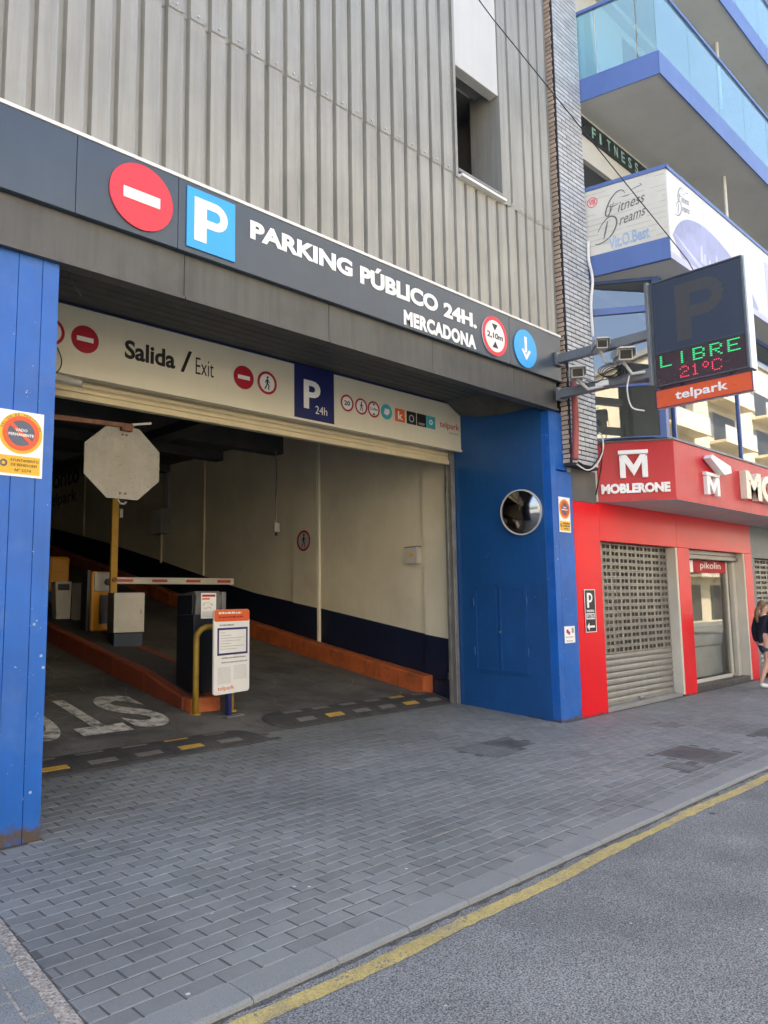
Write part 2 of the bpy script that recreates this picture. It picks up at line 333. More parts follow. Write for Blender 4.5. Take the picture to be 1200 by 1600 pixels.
def smoothcurve(pts, n=8):
    """Catmull-Rom through 2-D or 3-D points"""
    out = []
    P = [tuple(pts[0])]+[tuple(p) for p in pts]+[tuple(pts[-1])]
    for i in range(1, len(P)-2):
        for k in range(n):
            t = k/n; a, b, c, d = P[i-1], P[i], P[i+1], P[i+2]
            out.append(tuple(0.5*(2*b[j]+(c[j]-a[j])*t+(2*a[j]-5*b[j]+4*c[j]-d[j])*t*t+(3*b[j]-a[j]-3*c[j]+d[j])*t**3) for j in range(len(b))))
    out.append(tuple(P[-2])); return out
def text_mesh(s, bold=0.0, shear=0.0, spacing=1.0, res=4, ex=0.0):
    cu = bpy.data.curves.new('t', 'FONT'); cu.body = s; cu.offset = bold; cu.shear = shear; cu.space_character = spacing
    cu.resolution_u = res; cu.extrude = ex; cu.fill_mode = 'BOTH'
    ob = bpy.data.objects.new('t', cu); COL.objects.link(ob)
    dg = bpy.context.evaluated_depsgraph_get()
    me = bpy.data.meshes.new_from_object(ob.evaluated_get(dg))
    vs = [q.co.copy() for q in me.vertices]; fs = [list(p.vertices) for p in me.polygons]
    bpy.data.objects.remove(ob); bpy.data.curves.remove(cu); bpy.data.meshes.remove(me)
    return vs, fs
def letters(mb, f, s, u, v, wd, h, w=0.005, bold=0.0, shear=0.0, spacing=1.0, slope=0.0, thick=0.003, res=4):
    """text fitted into the box u..u+wd, v..v+h of frame f"""
    vs, fs = text_mesh(s, bold, shear, spacing, res, 0.02 if thick else 0.0)
    if not vs: return mb
    x0 = min(q.x for q in vs); x1 = max(q.x for q in vs); y0 = min(q.y for q in vs); y1 = max(q.y for q in vs)
    sx = wd/(x1-x0); sy = h/(y1-y0)
    mb.add([f.p(u+(q.x-x0)*sx, v+(q.y-y0)*sy+slope*(q.x-x0)*sx, w+(q.z/0.02)*thick/2) for q in vs], fs); return mb
def words(f, s, u, v, wd, h, material, parent, name='lettering', **k):
    return letters(MB(), f, s, u, v, wd, h, **k).build(name, material, parent)
def dashes(m, f, u0, u1, v, h, w):
    """a line of print too small to read: uneven word-length marks"""
    u = u0
    while u < u1:
        L_ = random.uniform(.6, 2.6)*h; e = min(u+L_, u1); m.fbox(f, u, e, v, v+h*random.uniform(.7, 1), w, w+.0012); u = e+h*.45
    return m
# ramp profile: flat pavement, then climbing into the building
PROF = [(-60, -.063), (2.97, -.063), (5.85, 0), (7.7, .13), (8.2, .235), (11.0, .70), (12.8, 1.03), (14, 1.25), (17.3, 1.98), (20, 2.58), (24, 3.38), (40, 6.4)]
def zg(y):
    for (a, za), (b, zb) in zip(PROF, PROF[1:]):
        if a <= y <= b: return za+(zb-za)*(y-a)/(b-a)
    return 0.0

# ================================================================== SETTING
def sheet(name, x0, x1, y0, y1, z, material, parent=None, **t):
    return MB().add([(x0,y0,z),(x1,y0,z),(x1,y1,z),(x0,y1,z)], [(0,1,2,3)]).build(name, material, parent, **t)
sheet('ground', -400, 400, -400, 400, -0.16, 'asphalt', kind='structure')
road = sheet('road', -80, 120, -6.6, 2.975, -0.085, 'asphalt', kind='structure')
# yellow line, brushed on by hand: wandering, uneven edges and a worn gap
mb = MB()
for (a, b) in ((-12, 30),):
    x = a; prev = None
    while x <= b:
        c = 2.845+0.014*math.sin(x*1.3)+0.008*math.sin(x*4.1); hw = 0.052+random.uniform(-.007, .007)
        if 5.25 < x < 6.2: hw *= 0.72
        cur = (Vector((x, c-hw, -0.082)), Vector((x, c+hw, -0.082)))
        if prev: mb.add([prev[0], cur[0], cur[1], prev[1]], [(0,1,2,3)])
        prev = cur; x += 0.06
mb.build('yellow_line', 'road_yellow', road)

mb = MB(); rn = random.Random(11); x = -6.0; pr = None     # grit and a dark crack collected in the gutter
while x < 24:
    y0_ = 2.955-abs(rn.gauss(0, .022)); cur = (Vector((x, y0_, -.0838)), Vector((x, 2.976, -.0838)))
    if pr: mb.add([pr[0], cur[0], cur[1], pr[1]], [(0,1,2,3)])
    pr = cur; x += rn.uniform(.03, .09)
mb.build('gutter_grit', 'gutter_dirt', road, kind='stuff')
def mesh_of(mb, name, material, smooth=False):
    me = bpy.data.meshes.new(name); me.from_pydata([tuple(q) for q in mb.v], [], mb.f); me.update(); me.materials.append(MATS[material]); return me
# kerb of granite stones
kerb = MB().add([(-30,2.975,-.16),(60,2.975,-.16),(60,3.16,-.16),(-30,3.16,-.16),(-30,2.975,-.075),(60,2.975,-.075),(60,3.16,-.071),(-30,3.16,-.071)],
                [(4,5,6,7),(0,1,5,4),(3,2,1,0),(2,3,7,6),(1,2,6,5),(0,4,7,3)]).build('kerb', 'joint_sand', kind='structure')
ks = MB(); L = 0.247
prof = [(-.10,-.09),(-.10,-.022),(-.094,-.008),(-.078,0),(.096,.004),(.096,-.09)]
ks.add([(-L,y,z) for y,z in prof]+[(L,y,z) for y,z in prof], [list(range(6))[::-1], list(range(6,12))]+[(i,6+i,6+(i+1)%6,(i+1)%6) for i in range(6)])
ksm = mesh_of(ks, 'kerb_stone', 'kerb_granite')
for i in range(-16, 62):
    o = link('kerb_stone', ksm, None, kerb); o.location = (2.86+i*0.5, 3.067, -0.060+random.uniform(-.002, .002)); o.rotation_euler = (0, random.uniform(-.002, .002), random.uniform(-.004, .004))

# pavement bed of jointing sand, follows the fall to the street and the climb into the entrance
def edge_x(y): return 1.505+(y-3.25)*0.088
mb = MB(); ys = [3.16, 5.85, 7.7, 8.0]
def bed(x0, x1, yl):
    for a, b in zip(yl, yl[1:]):
        mb.add([(x0 if not callable(x0) else x0(a), a, zg(a)-.0028), (x1, a, zg(a)-.0028), (x1, b, zg(b)-.0028), (x0 if not callable(x0) else x0(b), b, zg(b)-.0028)], [(0,1,2,3)])
bed(edge_x, 60, [3.16, 5.86]); bed(2.2, 5.55, [5.86, 7.34]); bed(5.55, 9.25, [5.86, 7.69])
pavement = mb.build('pavement', 'joint_dark', kind='structure')
PX_, PY_ = 0.2015, 0.1195
def paver_shape(mb, lx, ly, o=(0, 0, 0), sl=0.0, g=0.0038, ch=0.005):
    hx, hy = lx/2-g*1.45, ly/2-g; z = 0.0
    def q(x, y, zz): return (o[0]+x, o[1]+y, o[2]+zz+y*sl)
    mb.add([q(-hx,-hy,-.03),q(hx,-hy,-.03),q(hx,hy,-.03),q(-hx,hy,-.03),q(-hx,-hy,-ch*.6),q(hx,-hy,-ch*.6),q(hx,hy,-ch*.6),q(-hx,hy,-ch*.6),
            q(-hx+ch,-hy+ch,0),q(hx-ch,-hy+ch,0),q(hx-ch,hy-ch,0),q(-hx+ch,hy-ch,0)],
           [(0,1,5,4),(1,2,6,5),(2,3,7,6),(3,0,4,7),(4,5,9,8),(5,6,10,9),(6,7,11,10),(7,4,8,11),(8,9,10,11)])
HOLES = [(7.36, 7.78, 5.30, 5.74), (6.80, 7.34, 5.16, 5.80), (8.12, 8.88, 3.37, 4.10), (7.66, 7.96, 3.43, 3.74), (9.88, 10.22, 4.60, 4.98), (10.05, 10.75, 3.30, 3.80)]
cells = []
jm = MB(); yy_ = 3.168
while yy_ < 7.7:     # pale sand swept into the long joints
    for xa_, xb_ in ([(edge_x(yy_), 34)] if yy_ < 5.85 else [(2.25, 5.55 if yy_ > 7.33 else 9.2)] if yy_ <= 7.33 else [(5.56, 9.2)]):
        cuts = [(xa_, xb_)]
        for h in HOLES:
            if h[2]-.02 < yy_ < h[3]+.02: cuts = [c_ for a_, b_ in cuts for c_ in ((a_, min(b_, h[0])), (max(a_, h[1]), b_)) if c_[1]-c_[0] > .02]
        for a_, b_ in cuts: jm.add([(a_, yy_-.0036, zg(yy_-.0036)-.0012), (b_, yy_-.0036, zg(yy_-.0036)-.0012), (b_, yy_+.0036, zg(yy_+.0036)-.0012), (a_, yy_+.0036, zg(yy_+.0036)-.0012)], [(0,1,2,3)])
    yy_ += PY_
jm.build('sand_joints', 'joint_sand', pavement, kind='stuff')
r = 0; y = 3.168+PY_/2
while y < 7.72:
    sl = (zg(y+.02)-zg(y-.02))/.04
    x0, x1 = (edge_x(y), 34) if y < 5.85 else (2.2, 9.24)
    k0 = int(math.floor((x0-1.0)/PX_))-1; xx = 1.0+k0*PX_+(PX_/2 if r % 2 else 0)+random.uniform(-.004, .004)
    while xx < x1+PX_:
        a, b = max(xx-PX_/2, x0), min(xx+PX_/2, x1)
        if b-a > 0.035:
            c = (a+b)/2
            lim = 7.33 if c < 5.55 else 7.68
            if not (y > lim) and not any(h[0]-.01 < c < h[1]+.01 and h[2]-.01 < y < h[3]+.01 for h in HOLES):
                cells.append((c, y, b-a, sl))
        xx += PX_
    y += PY_; r += 1
inview = lambda c: math.degrees(math.atan2(c[1], c[0])) < 72 and (c[0]**2+c[1]**2) > 9.5
near = sorted([c for c in cells if c[1]/c[0] < 2.35 and (c[1]-c[0])*-1 < 60], key=lambda c: (c[0]**2+c[1]**2))
whole = [c for c in near if abs(c[2]-PX_) < 1e-6][:300]; wset = set(whole)
tmp = MB(); paver_shape(tmp, PX_, PY_); pm = mesh_of(tmp, 'paver', 'paver')
for c in whole:
    o = link('paver', pm, None, pavement); o.location = (c[0], c[1], zg(c[1])+random.uniform(-.0016, .0020))
    o.rotation_euler = (math.atan(c[3])+random.uniform(-.004, .004), random.uniform(-.004, .004), random.uniform(-.006, .006))
tmp = MB()
for c in cells:
    if c not in wset: paver_shape(tmp, c[2], PY_, (c[0], c[1], zg(c[1])+random.uniform(-.0016, .0020)), c[3]+random.uniform(-.004, .004))
tmp.build('paving_field', 'paver', pavement, kind='stuff')
# granite slabs and a band of grit left of the pavers
mb = MB()
mb.add([(-30,3.16,zg(3.16)-.007),(edge_x(3.16)+.0,3.16,zg(3.16)-.007),(edge_x(5.85),5.85,-.007),(-30,5.85,-.007)], [(0,1,2,3)])
gb = mb.build('granite_pavement', 'grit', kind='structure')
slabs = []
y = 3.17
while y < 5.8:
    for k in range(0, 12):
        xa = edge_x(y)-0.055-0.105 if k == 0 else edge_x(y)-0.055-0.115-0.27*k
        wd = 0.098 if k == 0 else 0.262
        t = MB(); paver_shape(t, wd, .262, (0, 0, 0), .022, .002, .004)
        slabs.append((t, (xa+wd/2, y+.131+(0 if k % 2 else .08), zg(y+.13))))
    y += 0.268
shared = {}
for t, loc in slabs:
    key = 'n' if abs(max(v.x for v in t.v)) < .06 else 'w'
    if key not in shared: shared[key] = mesh_of(t, 'granite_slab', 'granite')
    o = link('granite_slab', shared[key], None, gb); o.location = (loc[0], loc[1], loc[2]+random.uniform(-.0015, .0015)); o.rotation_euler = (0, 0, R(-5)+random.uniform(-.005, .005))
# far pavement across the street and its kerb
sheet('far_pavement', -80, 120, -9.9, -6.6, -0.02, 'granite', kind='structure')
MB().box(-80, 120, -6.72, -6.58, -.16, -0.005).build('far_kerb', 'kerb_granite', kind='structure')

# ramp into the building
mb = MB(); mb.add([(0.9,7.34,zg(7.34)-.003),(5.55,7.34,zg(7.34)-.003),(5.55,7.69,zg(7.69)-.003),(0.9,7.69,zg(7.69)-.003)], [(0,1,2,3)]); yl = [7.69, 7.7, 8.2, 9, 10, 11, 12, 12.8, 14, 15.5, 17.3, 20, 24, 27]
for a, b in zip(yl, yl[1:]):
    mb.add([(0.9,a,zg(a)-.003),(9.4,a,zg(a)-.003),(9.4,b,zg(b)-.003),(0.9,b,zg(b)-.003)], [(0,1,2,3)])
ramp = mb.build('ramp', 'ramp', kind='structure')
m = MB(); rn = random.Random(3)
for k in range(150):
    cx, cy = rn.uniform(3.0, 8.6), rn.uniform(8.4, 12.5); rr_ = rn.uniform(.25, 1.6); a0 = rn.uniform(0, 6.28); da = rn.uniform(.4, 1.6); hw = rn.uniform(.0025, .006); pr = None
    for i in range(13):
        a = a0+da*i/12; e = 1-abs(i-6)/6.5
        q = [(cx+(rr_+s_*hw*e)*math.cos(a)*.8, cy+(rr_+s_*hw*e)*math.sin(a)*1.3) for s_ in (-1, 1)]
        if any(not (2.4 < x_ < 8.95 and 8.35 < y_ < 14 and not 5.1 < x_ < 6.1) for x_, y_ in q): pr = None; continue
        q = [(x_, y_, zg(y_)-.0015) for x_, y_ in q]
        if pr: m.add([pr[0], q[0], q[1], pr[1]], [(0,1,2,3)])
        pr = q
m.build('tyre_scuffs', 'scuff', ramp, kind='stuff')
# STOP painted for drivers coming out (turned round for us), draped on the slope
class RampFr:
    """u runs -X, v runs -Y on the ramp surface"""
    def p(s, u, v, w=0): y = 9.82-v; x = 4.88-u; return Vector((x, y, zg(y)+w+.0015))
def painted(ch, u, wd):
    vs_, fs_ = text_mesh(ch, 0.03, 0, 1, 6, 0)
    bm = bmesh.new(); vv = [bm.verts.new(q) for q in vs_]
    for f in fs_:
        try: bm.faces.new([vv[i] for i in f])
        except ValueError: pass
    x0 = min(q.co.x for q in bm.verts); x1 = max(q.co.x for q in bm.verts); y0 = min(q.co.y for q in bm.verts); y1 = max(q.co.y for q in bm.verts)
    f = RampFr(); m = MB()
    for q in bm.verts: pass
    pts = [f.p(u+(q.co.x-x0)/(x1-x0)*wd, (q.co.y-y0)/(y1-y0)*1.44, .002) for q in bm.verts]
    bm.verts.index_update(); m.add(pts, [[q.index for q in ff.verts] for ff in bm.faces]); bm.free()
    m.build('painted_letter', 'ramp_paint', ramp)
# v grows towards the street, so the letter's top is the street end, as it reads from inside
painted('S', 0.0, .54); painted('T', .58, .58); painted('O', 1.25, .56); painted('P', 1.93, .5)

# ================================================================== CAR PARK BUILDING
Bd = thing('car_park_building', (5.5, 5.85, 0), 'car park building with grey ribbed metal cladding above a dark entrance', 'building')
# ribbed cladding sheets: four ribs each, lower row tucked under the upper row
PITCH_R = 0.2235
def clad(x0, x1, z0, z1, yb):
    m = MB(); x = x0; line = []
    while x < x1-0.001:
        e = min(x+PITCH_R, x1)
        line += [(x, yb), (min(x+.128, e), yb-.002), (min(x+.140, e), yb-.012), (min(x+.150, e), yb-.012), (min(x+.158, e), yb+.046), (min(x+.208, e), yb+.046)]
        x += PITCH_R
    line.append((x1, yb))
    ded = [line[0]]
    for q in line[1:]:
        if q[0] > ded[-1][0]+1e-5: ded.append(q)
    n = len(ded)
    m.add([(a, b, z0) for a, b in ded]+[(a, b, z1) for a, b in ded], [(i, i+1, n+i+1, n+i) for i in range(n-1)])
    return m
WX0, WX1 = 7.20, 8.20
ZS = 7.03
def cladrow(z0, z1, yb, skip):
    edges = [9.42]; x = 9.42
    while x > -14:
        x -= PITCH_R*4; edges.append(x)
    for b, a in zip(edges, edges[1:]):
        segs = [(a, b)]
        if skip:
            if a < WX0 < b: segs = [(a, WX0)] + ([(WX1, b)] if b > WX1 else [])
            elif a < WX1 < b: segs = [(WX1, b)]
            elif a >= WX0 and b <= WX1: segs = []
        for s0, s1 in segs:
            if s1-s0 > .02: clad(s0, s1-.0015, z0, z1, yb).build('cladding_sheet', 'cladding', Bd)
cladrow(5.43, ZS+.05, 5.800, False); cladrow(ZS, 15.0, 5.792, True)
m = MB(); x = 9.42-PITCH_R*.66
while x > -2:
    if not (WX0-.05 < x < WX1+.05): m.cyl((x, 5.80, ZS+.05), (x, 5.776, ZS+.05), .009, 8)
    x -= PITCH_R
m.build('screw_row', 'screw', Bd, kind='stuff')
# column of openings and white panels in the cladding
m = MB(); m.box(WX0-.02, WX0+.025, 5.785, 6.3, ZS-.02, 14.9).box(WX1-.03, WX1+.03, 5.785, 6.3, ZS-.02, 14.9); m.build('window_jamb', 'cladding', Bd)
for z0 in (8.58, 11.75): MB().bbox(WX0+.03, WX1-.035, 5.80, 5.95, z0, z0+1.56, .008).build('white_infill_panel', 'white_panel', Bd)
for z0 in (ZS, 10.2):
    MB().box(WX0+.026, WX1-.031, 5.72, 6.25, z0-.02, z0+.015).build('window_sill', 'white_trim', Bd)
    m = MB(); m.cyl((WX0+.03, 5.80, z0+.10), (WX1-.035, 5.80, z0+.10), .022, 10); m.build('window_rail', 'galvanised', Bd)
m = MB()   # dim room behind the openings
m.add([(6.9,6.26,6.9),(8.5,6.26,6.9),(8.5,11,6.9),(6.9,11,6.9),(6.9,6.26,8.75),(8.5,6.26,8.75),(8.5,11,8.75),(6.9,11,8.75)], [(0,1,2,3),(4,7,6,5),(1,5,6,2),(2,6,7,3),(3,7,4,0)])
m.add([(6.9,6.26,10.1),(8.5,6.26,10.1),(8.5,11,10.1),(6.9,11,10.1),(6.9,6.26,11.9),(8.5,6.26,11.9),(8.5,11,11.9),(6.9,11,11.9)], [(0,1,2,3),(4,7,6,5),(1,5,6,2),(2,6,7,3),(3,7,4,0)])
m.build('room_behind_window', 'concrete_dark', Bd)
# shell: masonry behind the cladding, roof, sides
m = MB()
m.box(-14, 6.88, 5.86, 6.2, 5.2, 15).box(8.52, 9.42, 5.86, 6.2, 5.2, 15).box(6.88, 8.52, 5.86, 6.2, 5.2, 6.88).box(6.88, 8.52, 5.86, 6.2, 13.3, 15)
m.box(-14, 9.42, 5.86, 30, 15, 15.3).box(-14.3, -14, 5.85, 30, 0, 15.3).box(-14, 30, 30, 30.3, -.1, 15.3)
m.box(6.8, 8.6, 5.96, 6.2, 8.72, 10.08).box(6.8, 8.6, 5.96, 6.2, 11.9, 13.3)
m.build('masonry_shell', 'concrete', Bd)
# fascia band with lettering
FX = [-14, -9, -4.2, 2.359, 3.26, 8.147, 9.39]
fpan = []
for a, b in zip(FX, FX[1:]):
    fpan.append(MB().bbox(a+.002, b-.002, 5.745, 5.86, 4.745, 5.40, .005).build('fascia_panel', 'fascia', Bd))
MB().box(-14, 9.40, 5.735, 5.83, 5.402, 5.432).build('fascia_cap', 'white_trim', Bd)
FF = Fr((0, 5.745, 0))
words(FF, 'PARKING', 4.015, 5.092, 1.31, .186, 'sign_white', fpan[4], bold=.045, spacing=1.0)
words(FF, 'PÚBLICO', 5.437, 5.065, 1.27, .248, 'sign_white', fpan[4], bold=.045)
words(FF, '24H.', 6.81, 5.050, .635, .186, 'sign_white', fpan[4], bold=.045)
words(FF, 'MERCADONA', 6.11, 4.775, 1.31, .178, 'sign_white', fpan[4], bold=.05, spacing=1.08)
LX = [-14, -9, -4, 1.6, 3.36, 5.04, 6.657, 8.287, 9.33]
for a, b in zip(LX, LX[1:]):
    MB().bbox(a+.002, b-.002, 5.80, 5.92, 4.322, 4.742, .006).build('lintel_panel', 'lintel', Bd)
    MB().box(a+.004, b-.004, 5.775, 5.80, 4.322, 4.35).build('lintel_lip', 'lintel', Bd)
# slatted soffit above the shutter
for i in range(11):
    y0 = 5.925+i*.139
    MB().bbox(2.0, 9.17, y0, y0+.132, 4.70, 4.74, .008).build('soffit_slat', 'soffit', Bd)
MB().box(2.0, 9.25, 5.93, 7.9, 4.742, 4.80).build('soffit_board', 'ceiling_dark', Bd)
m = MB()  # sagging sheet where soffit meets the right reveal
prev = None
for i in range(13):
    y = 5.93+i*.125; zz = 4.40-.05*math.sin(i/12*math.pi)+.10*(i/12)
    if i > 9: zz += (i-9)*.01
    cur = ((9.125, y, zz), (9.10-.30*(i/12), y, 4.698)); 
    if prev: m.add([prev[0], cur[0], cur[1], prev[1]], [(0,1,2,3)])
    prev = cur
m.build('sagging_soffit_sheet', 'soffit', Bd)
# left blue pillar of upright boards
for a, b in ((-14, -8), (-8, -3), (-3, .9), (.9, 1.32), (1.32, 1.80), (1.80, 1.984), (1.984, 2.16), (2.16, 2.287)):
    MB().bbox(a+.0015, b-.0015, 5.83, 6.0, 0, 4.321, .004).build('pillar_board', 'blue_paint', Bd)
MB().box(-14, 2.285, 6.001, 7.9, 0, 4.69).build('pillar_core', 'wall_navy', Bd)
# right blue pillar: front boards, reveal panels, service cabinet
for a, b in ((9.168, 9.30), (9.303, 9.705)):
    zt = 4.321 if a < 9.2 else 3.47
    MB().bbox(a, b, 5.85, 5.98, -.02, zt, .004).build('pillar_board', 'blue_paint', Bd)
MB().bbox(9.303, 9.60, 5.85, 5.98, 3.49, 4.321, .004).build('pillar_board', 'blue_paint', Bd)
for a, b in ((5.981, 6.12), (6.123, 7.62)):
    MB().bbox(9.169 if a > 6.1 else 9.163, 9.25, a, b, -.02, 4.66, .003).build('reveal_panel', 'blue_steel', Bd)
MB().box(9.252, 9.71, 5.982, 7.9, -.02, 4.69).build('pillar_core', 'wall_navy', Bd)
RF = Fr((9.168, 0, 0), (0, -1, 0))
for y0, y1 in ((7.28, 6.84), (6.83, 6.34)):
    d = MB().fbox(RF, -y0, -y1, .61, 1.87, 0, .012).build('cabinet_door', 'blue_steel', Bd)
    m = MB()
    for a, b, c, e in ((-y0+.02, -y0+.05, .64, 1.84), (-y1-.05, -y1-.02, .64, 1.84), (-y0+.05, -y1-.05, .64, .67), (-y0+.05, -y1-.05, 1.81, 1.84)): m.fbox(RF, a, b, c, e, .012, .02)
    m.build('door_frame', 'blue_steel', d)
    hy = -y0-.005 if y0 > 7 else -y1+.005
    for hz in (.86, 1.58): MB().cyl(RF.p(hy, hz, .012), RF.p(hy, hz+.12, .012), .014, 10).build('hinge', 'blue_steel', d)
    if y0 < 7: MB().cyl(RF.p(-y0+.035, 1.2, .02), RF.p(-y0+.035, 1.2, .034), .018, 12).build('latch', 'galvanised', d)
# garage inside
WXI = 9.30
m = MB(); yl = [7.9, 8.2, 11, 12.8, 14, 17.3, 20, 24, 27]
CEIL = [(7.6, 4.95), (12, 5.0), (16.6, 5.05), (24, 6.35), (27, 6.8)]
def zc(y):
    for (a, za), (b, zb) in zip(CEIL, CEIL[1:]):
        if a <= y <= b: return za+(zb-za)*(y-a)/(b-a)
    return 5
MB().box(WXI, WXI+.2, 7.62, 27.2, -.1, 7).build('interior_wall', 'wall_cream', Bd)
for y0, y1 in ((7.66, 8.36), (11.04, 11.76)):
    MB().box(WXI-.055, WXI, y0, y1, -.05, 4.9).build('wall_pilaster', 'wall_cream', Bd)
MB().box(0.7, 0.9, 7.9, 27.2, -.1, 7).build('interior_wall', 'wall_cream', Bd)
MB().box(0.7, 9.5, 27, 27.2, 0, 7).build('interior_wall', 'concrete_dark', Bd)
NAVY = [(7.62, 1.045), (8.43, 1.15), (11.02, 1.575), (13.04, 1.89), (14, 2.085), (17.3, 2.83), (20.15, 3.44), (23.7, 4.09), (27, 4.7)]
def band(y0, y1, xo):
    m = MB(); ysb = sorted(set([y0, y1]+[y for y, _ in NAVY if y0 < y < y1]))
    def zn(y):
        for (a, za), (b, zb) in zip(NAVY, NAVY[1:]):
            if a <= y <= b: return za+(zb-za)*(y-a)/(b-a)
    for a, b in zip(ysb, ysb[1:]):
        m.add([(xo,a,zg(a)-.1),(xo,b,zg(b)-.1),(xo,b,zn(b)),(xo,a,zn(a)),(xo+.004,a,zn(a)),(xo+.004,b,zn(b))], [(0,1,2,3),(3,2,5,4)])
    m.build('painted_wainscot', 'wall_navy', Bd)
for a, b, xo in ((7.62, 7.66, WXI-.004), (7.66, 8.36, WXI-.059), (8.36, 11.04, WXI-.004), (11.04, 11.76, WXI-.059), (11.76, 27, WXI-.004)): band(a, b, xo)
m = MB()
for (a, za), (b, zb) in zip(CEIL, CEIL[1:]):
    m.add([(.7,a,za),(9.5,a,za),(9.5,b,zb),(.7,b,zb),(.7,a,za+.15),(9.5,a,za+.15),(9.5,b,zb+.15),(.7,b,zb+.15)], [(3,2,1,0),(4,5,6,7),(0,1,5,4),(2,3,7,6)])
m.build('garage_ceiling', 'ceiling_dark', Bd)
for y, d in ((8.6, .5), (10.4, .34), (12.25, .36), (14.4, .2), (16.7, .2), (19.5, .25), (22.5, .25)):
    MB().bbox(.9, 9.295, y-.14, y+.14, zc(y)-d, zc(y)+.05, .01).build('ceiling_beam', 'ceiling_dark', Bd)
MB().box(.9, 9.3, 7.75, 8.25, 4.25, 5.0).build('shutter_housing', 'ceiling_dark', Bd)
m = MB(); m.box(6.0, 6.3, 8.3, 20, 4.35, 4.5); m.build('ceiling_duct', 'dark_steel', Bd)
IW = Fr((WXI-.003, 0, 0), (0, -1, 0))     # interior wall, read along -Y
words(IW, 'pronto', -24.5, 5.10, 2.75, .62, 'machine_grey', Bd, bold=.01)
words(IW, 'telpark', -24.0, 4.62, 2.1, .5, 'machine_grey', Bd)
# conduits on the wall
for y, z0, z1 in ((15.0, 2.33, 5.0), (21.3, 3.68, 5.8), (16.9, 2.7, 3.4)):
    MB().cyl((WXI-.03, y, z0), (WXI-.03, y, z1), .028, 10).build('conduit', 'cream_slat', Bd)
MB().cyl((WXI-.02, 11.02, .9), (WXI-.02, 11.02, 4.95), .033, 10).build('conduit', 'cream_board', Bd)
for y in (16.6, 16.75): MB().cyl((WXI-.03, y, 3.98), (WXI-.03, y, 5.05), .025, 8).build('conduit', 'sign_grey', Bd)

# ------------------------------------------------------------------ kerb blocks along the inner wall
wk = thing('wall_kerb', (9.1, 8.2, zg(8.2)), 'row of orange kerb blocks climbing along the cream garage wall', 'kerb')
y = 8.2
while y < 24:
    y1 = y+.555; a, b = zg(y), zg(y1); x0, x1, h = 9.0, 9.238, .27; g = .013+random.uniform(0, .005); m = MB()
    c = .018
    sec = [(x0,-.05),(x0,h-c),(x0+c,h),(x1,h),(x1,-.05)]
    m.add([(px, y+g, a+pz) for px, pz in sec]+[(px, y1-g, b+pz) for px, pz in sec], [list(range(5)), list(range(9, 4, -1))]+[(i, 5+i, 5+(i+1)%5, (i+1)%5) for i in range(5)])
    m.build('kerb_block', 'kerb_orange', wk); y = y1
# ------------------------------------------------------------------ island between the two lanes
isl = thing('lane_island', (5.7, 9.0, zg(9.0)), 'raised island with rust red kerb blocks between the two lanes', 'kerb')
def xr(y): return 5.66+.34*min(1, max(0, (y-8.86)/1.3))
def ih(y): return .16+.11*min(1, max(0, (y-8.95)/1.0))
y = 8.86
while y < 17:
    y1 = y+(.95 if y > 9 else 1.0); 
    for side in (0, 1):
        m = MB(); n = 4
        for k in range(n):
            p, q = y+(y1-y)*k/n+(.012 if k == 0 else 0), y+(y1-y)*(k+1)/n-(.012 if k == n-1 else 0)
            def sec(yy):
                xa = 5.19 if side == 0 else xr(yy)-.13; xb = xa+(.15 if side == 0 else .13)
                return [(xa, -.05), (xa, ih(yy)-.02), (xa+.02, ih(yy)), (xb-.02, ih(yy)), (xb, ih(yy)-.02), (xb, -.05)]
            m.add([(px, p, zg(p)+pz) for px, pz in sec(p)]+[(px, q, zg(q)+pz) for px, pz in sec(q)], [list(range(6)), list(range(11, 5, -1))]+[(i, 6+i, 6+(i+1)%6, (i+1)%6) for i in range(6)])
        m.build('kerb_block', 'kerb_rust', isl)
    y = y1
m = MB()
for k in range(32):
    p, q = 8.86+k*.26, 8.86+(k+1)*.26
    m.add([(5.34,p,zg(p)+ih(p)-.012),(xr(p)-.125,p,zg(p)+ih(p)-.012),(xr(q)-.125,q,zg(q)+ih(q)-.012),(5.34,q,zg(q)+ih(q)-.012)], [(0,1,2,3)])
m.build('island_top', 'island_top', isl)
for a, b in ((5.22, 5.66),):
    MB().bbox(a, b, 8.70, 8.856, zg(8.7)-.06, zg(8.8)+.16, .02).build('nose_block', 'kerb_orange', isl, label='bright orange block at the nose of the island')

# ================================================================== SIGNS ON THE FASCIA
FF = Fr((0, 5.741, 0))
def round_sign(name, fr, u, v, r, face, label, cat, group=None, rim=None, parent=None, th=.012):
    if parent is None: t = thing(name, fr.p(u, v, 0), label, cat, group)
    else: t = parent
    d = MB().fdisc(fr, u, v, r, 0, th).build('disc' if parent is None else name, face, t)
    if rim: MB().fring(fr, u, v, r*.80, r*1.0, th, th+.003).build('rim', rim, t if parent is None else d)
    return t, d
t, d = round_sign('no_entry_sign', FF, 2.912, 5.078, .287, 'sign_red', 'large red no entry disc with white bar on the dark fascia', 'sign')
MB().fbox(FF, 2.745, 3.076, 5.028, 5.122, .012, .016).build('bar', 'sign_white', t)
t = thing('parking_sign', FF.p(3.588, 5.075, 0), 'bright blue square sign with white letter P on the dark fascia', 'sign')
MB().fbox(FF, 3.338, 3.839, 4.795, 5.354, 0, .012).build('panel', 'sign_blue', t)
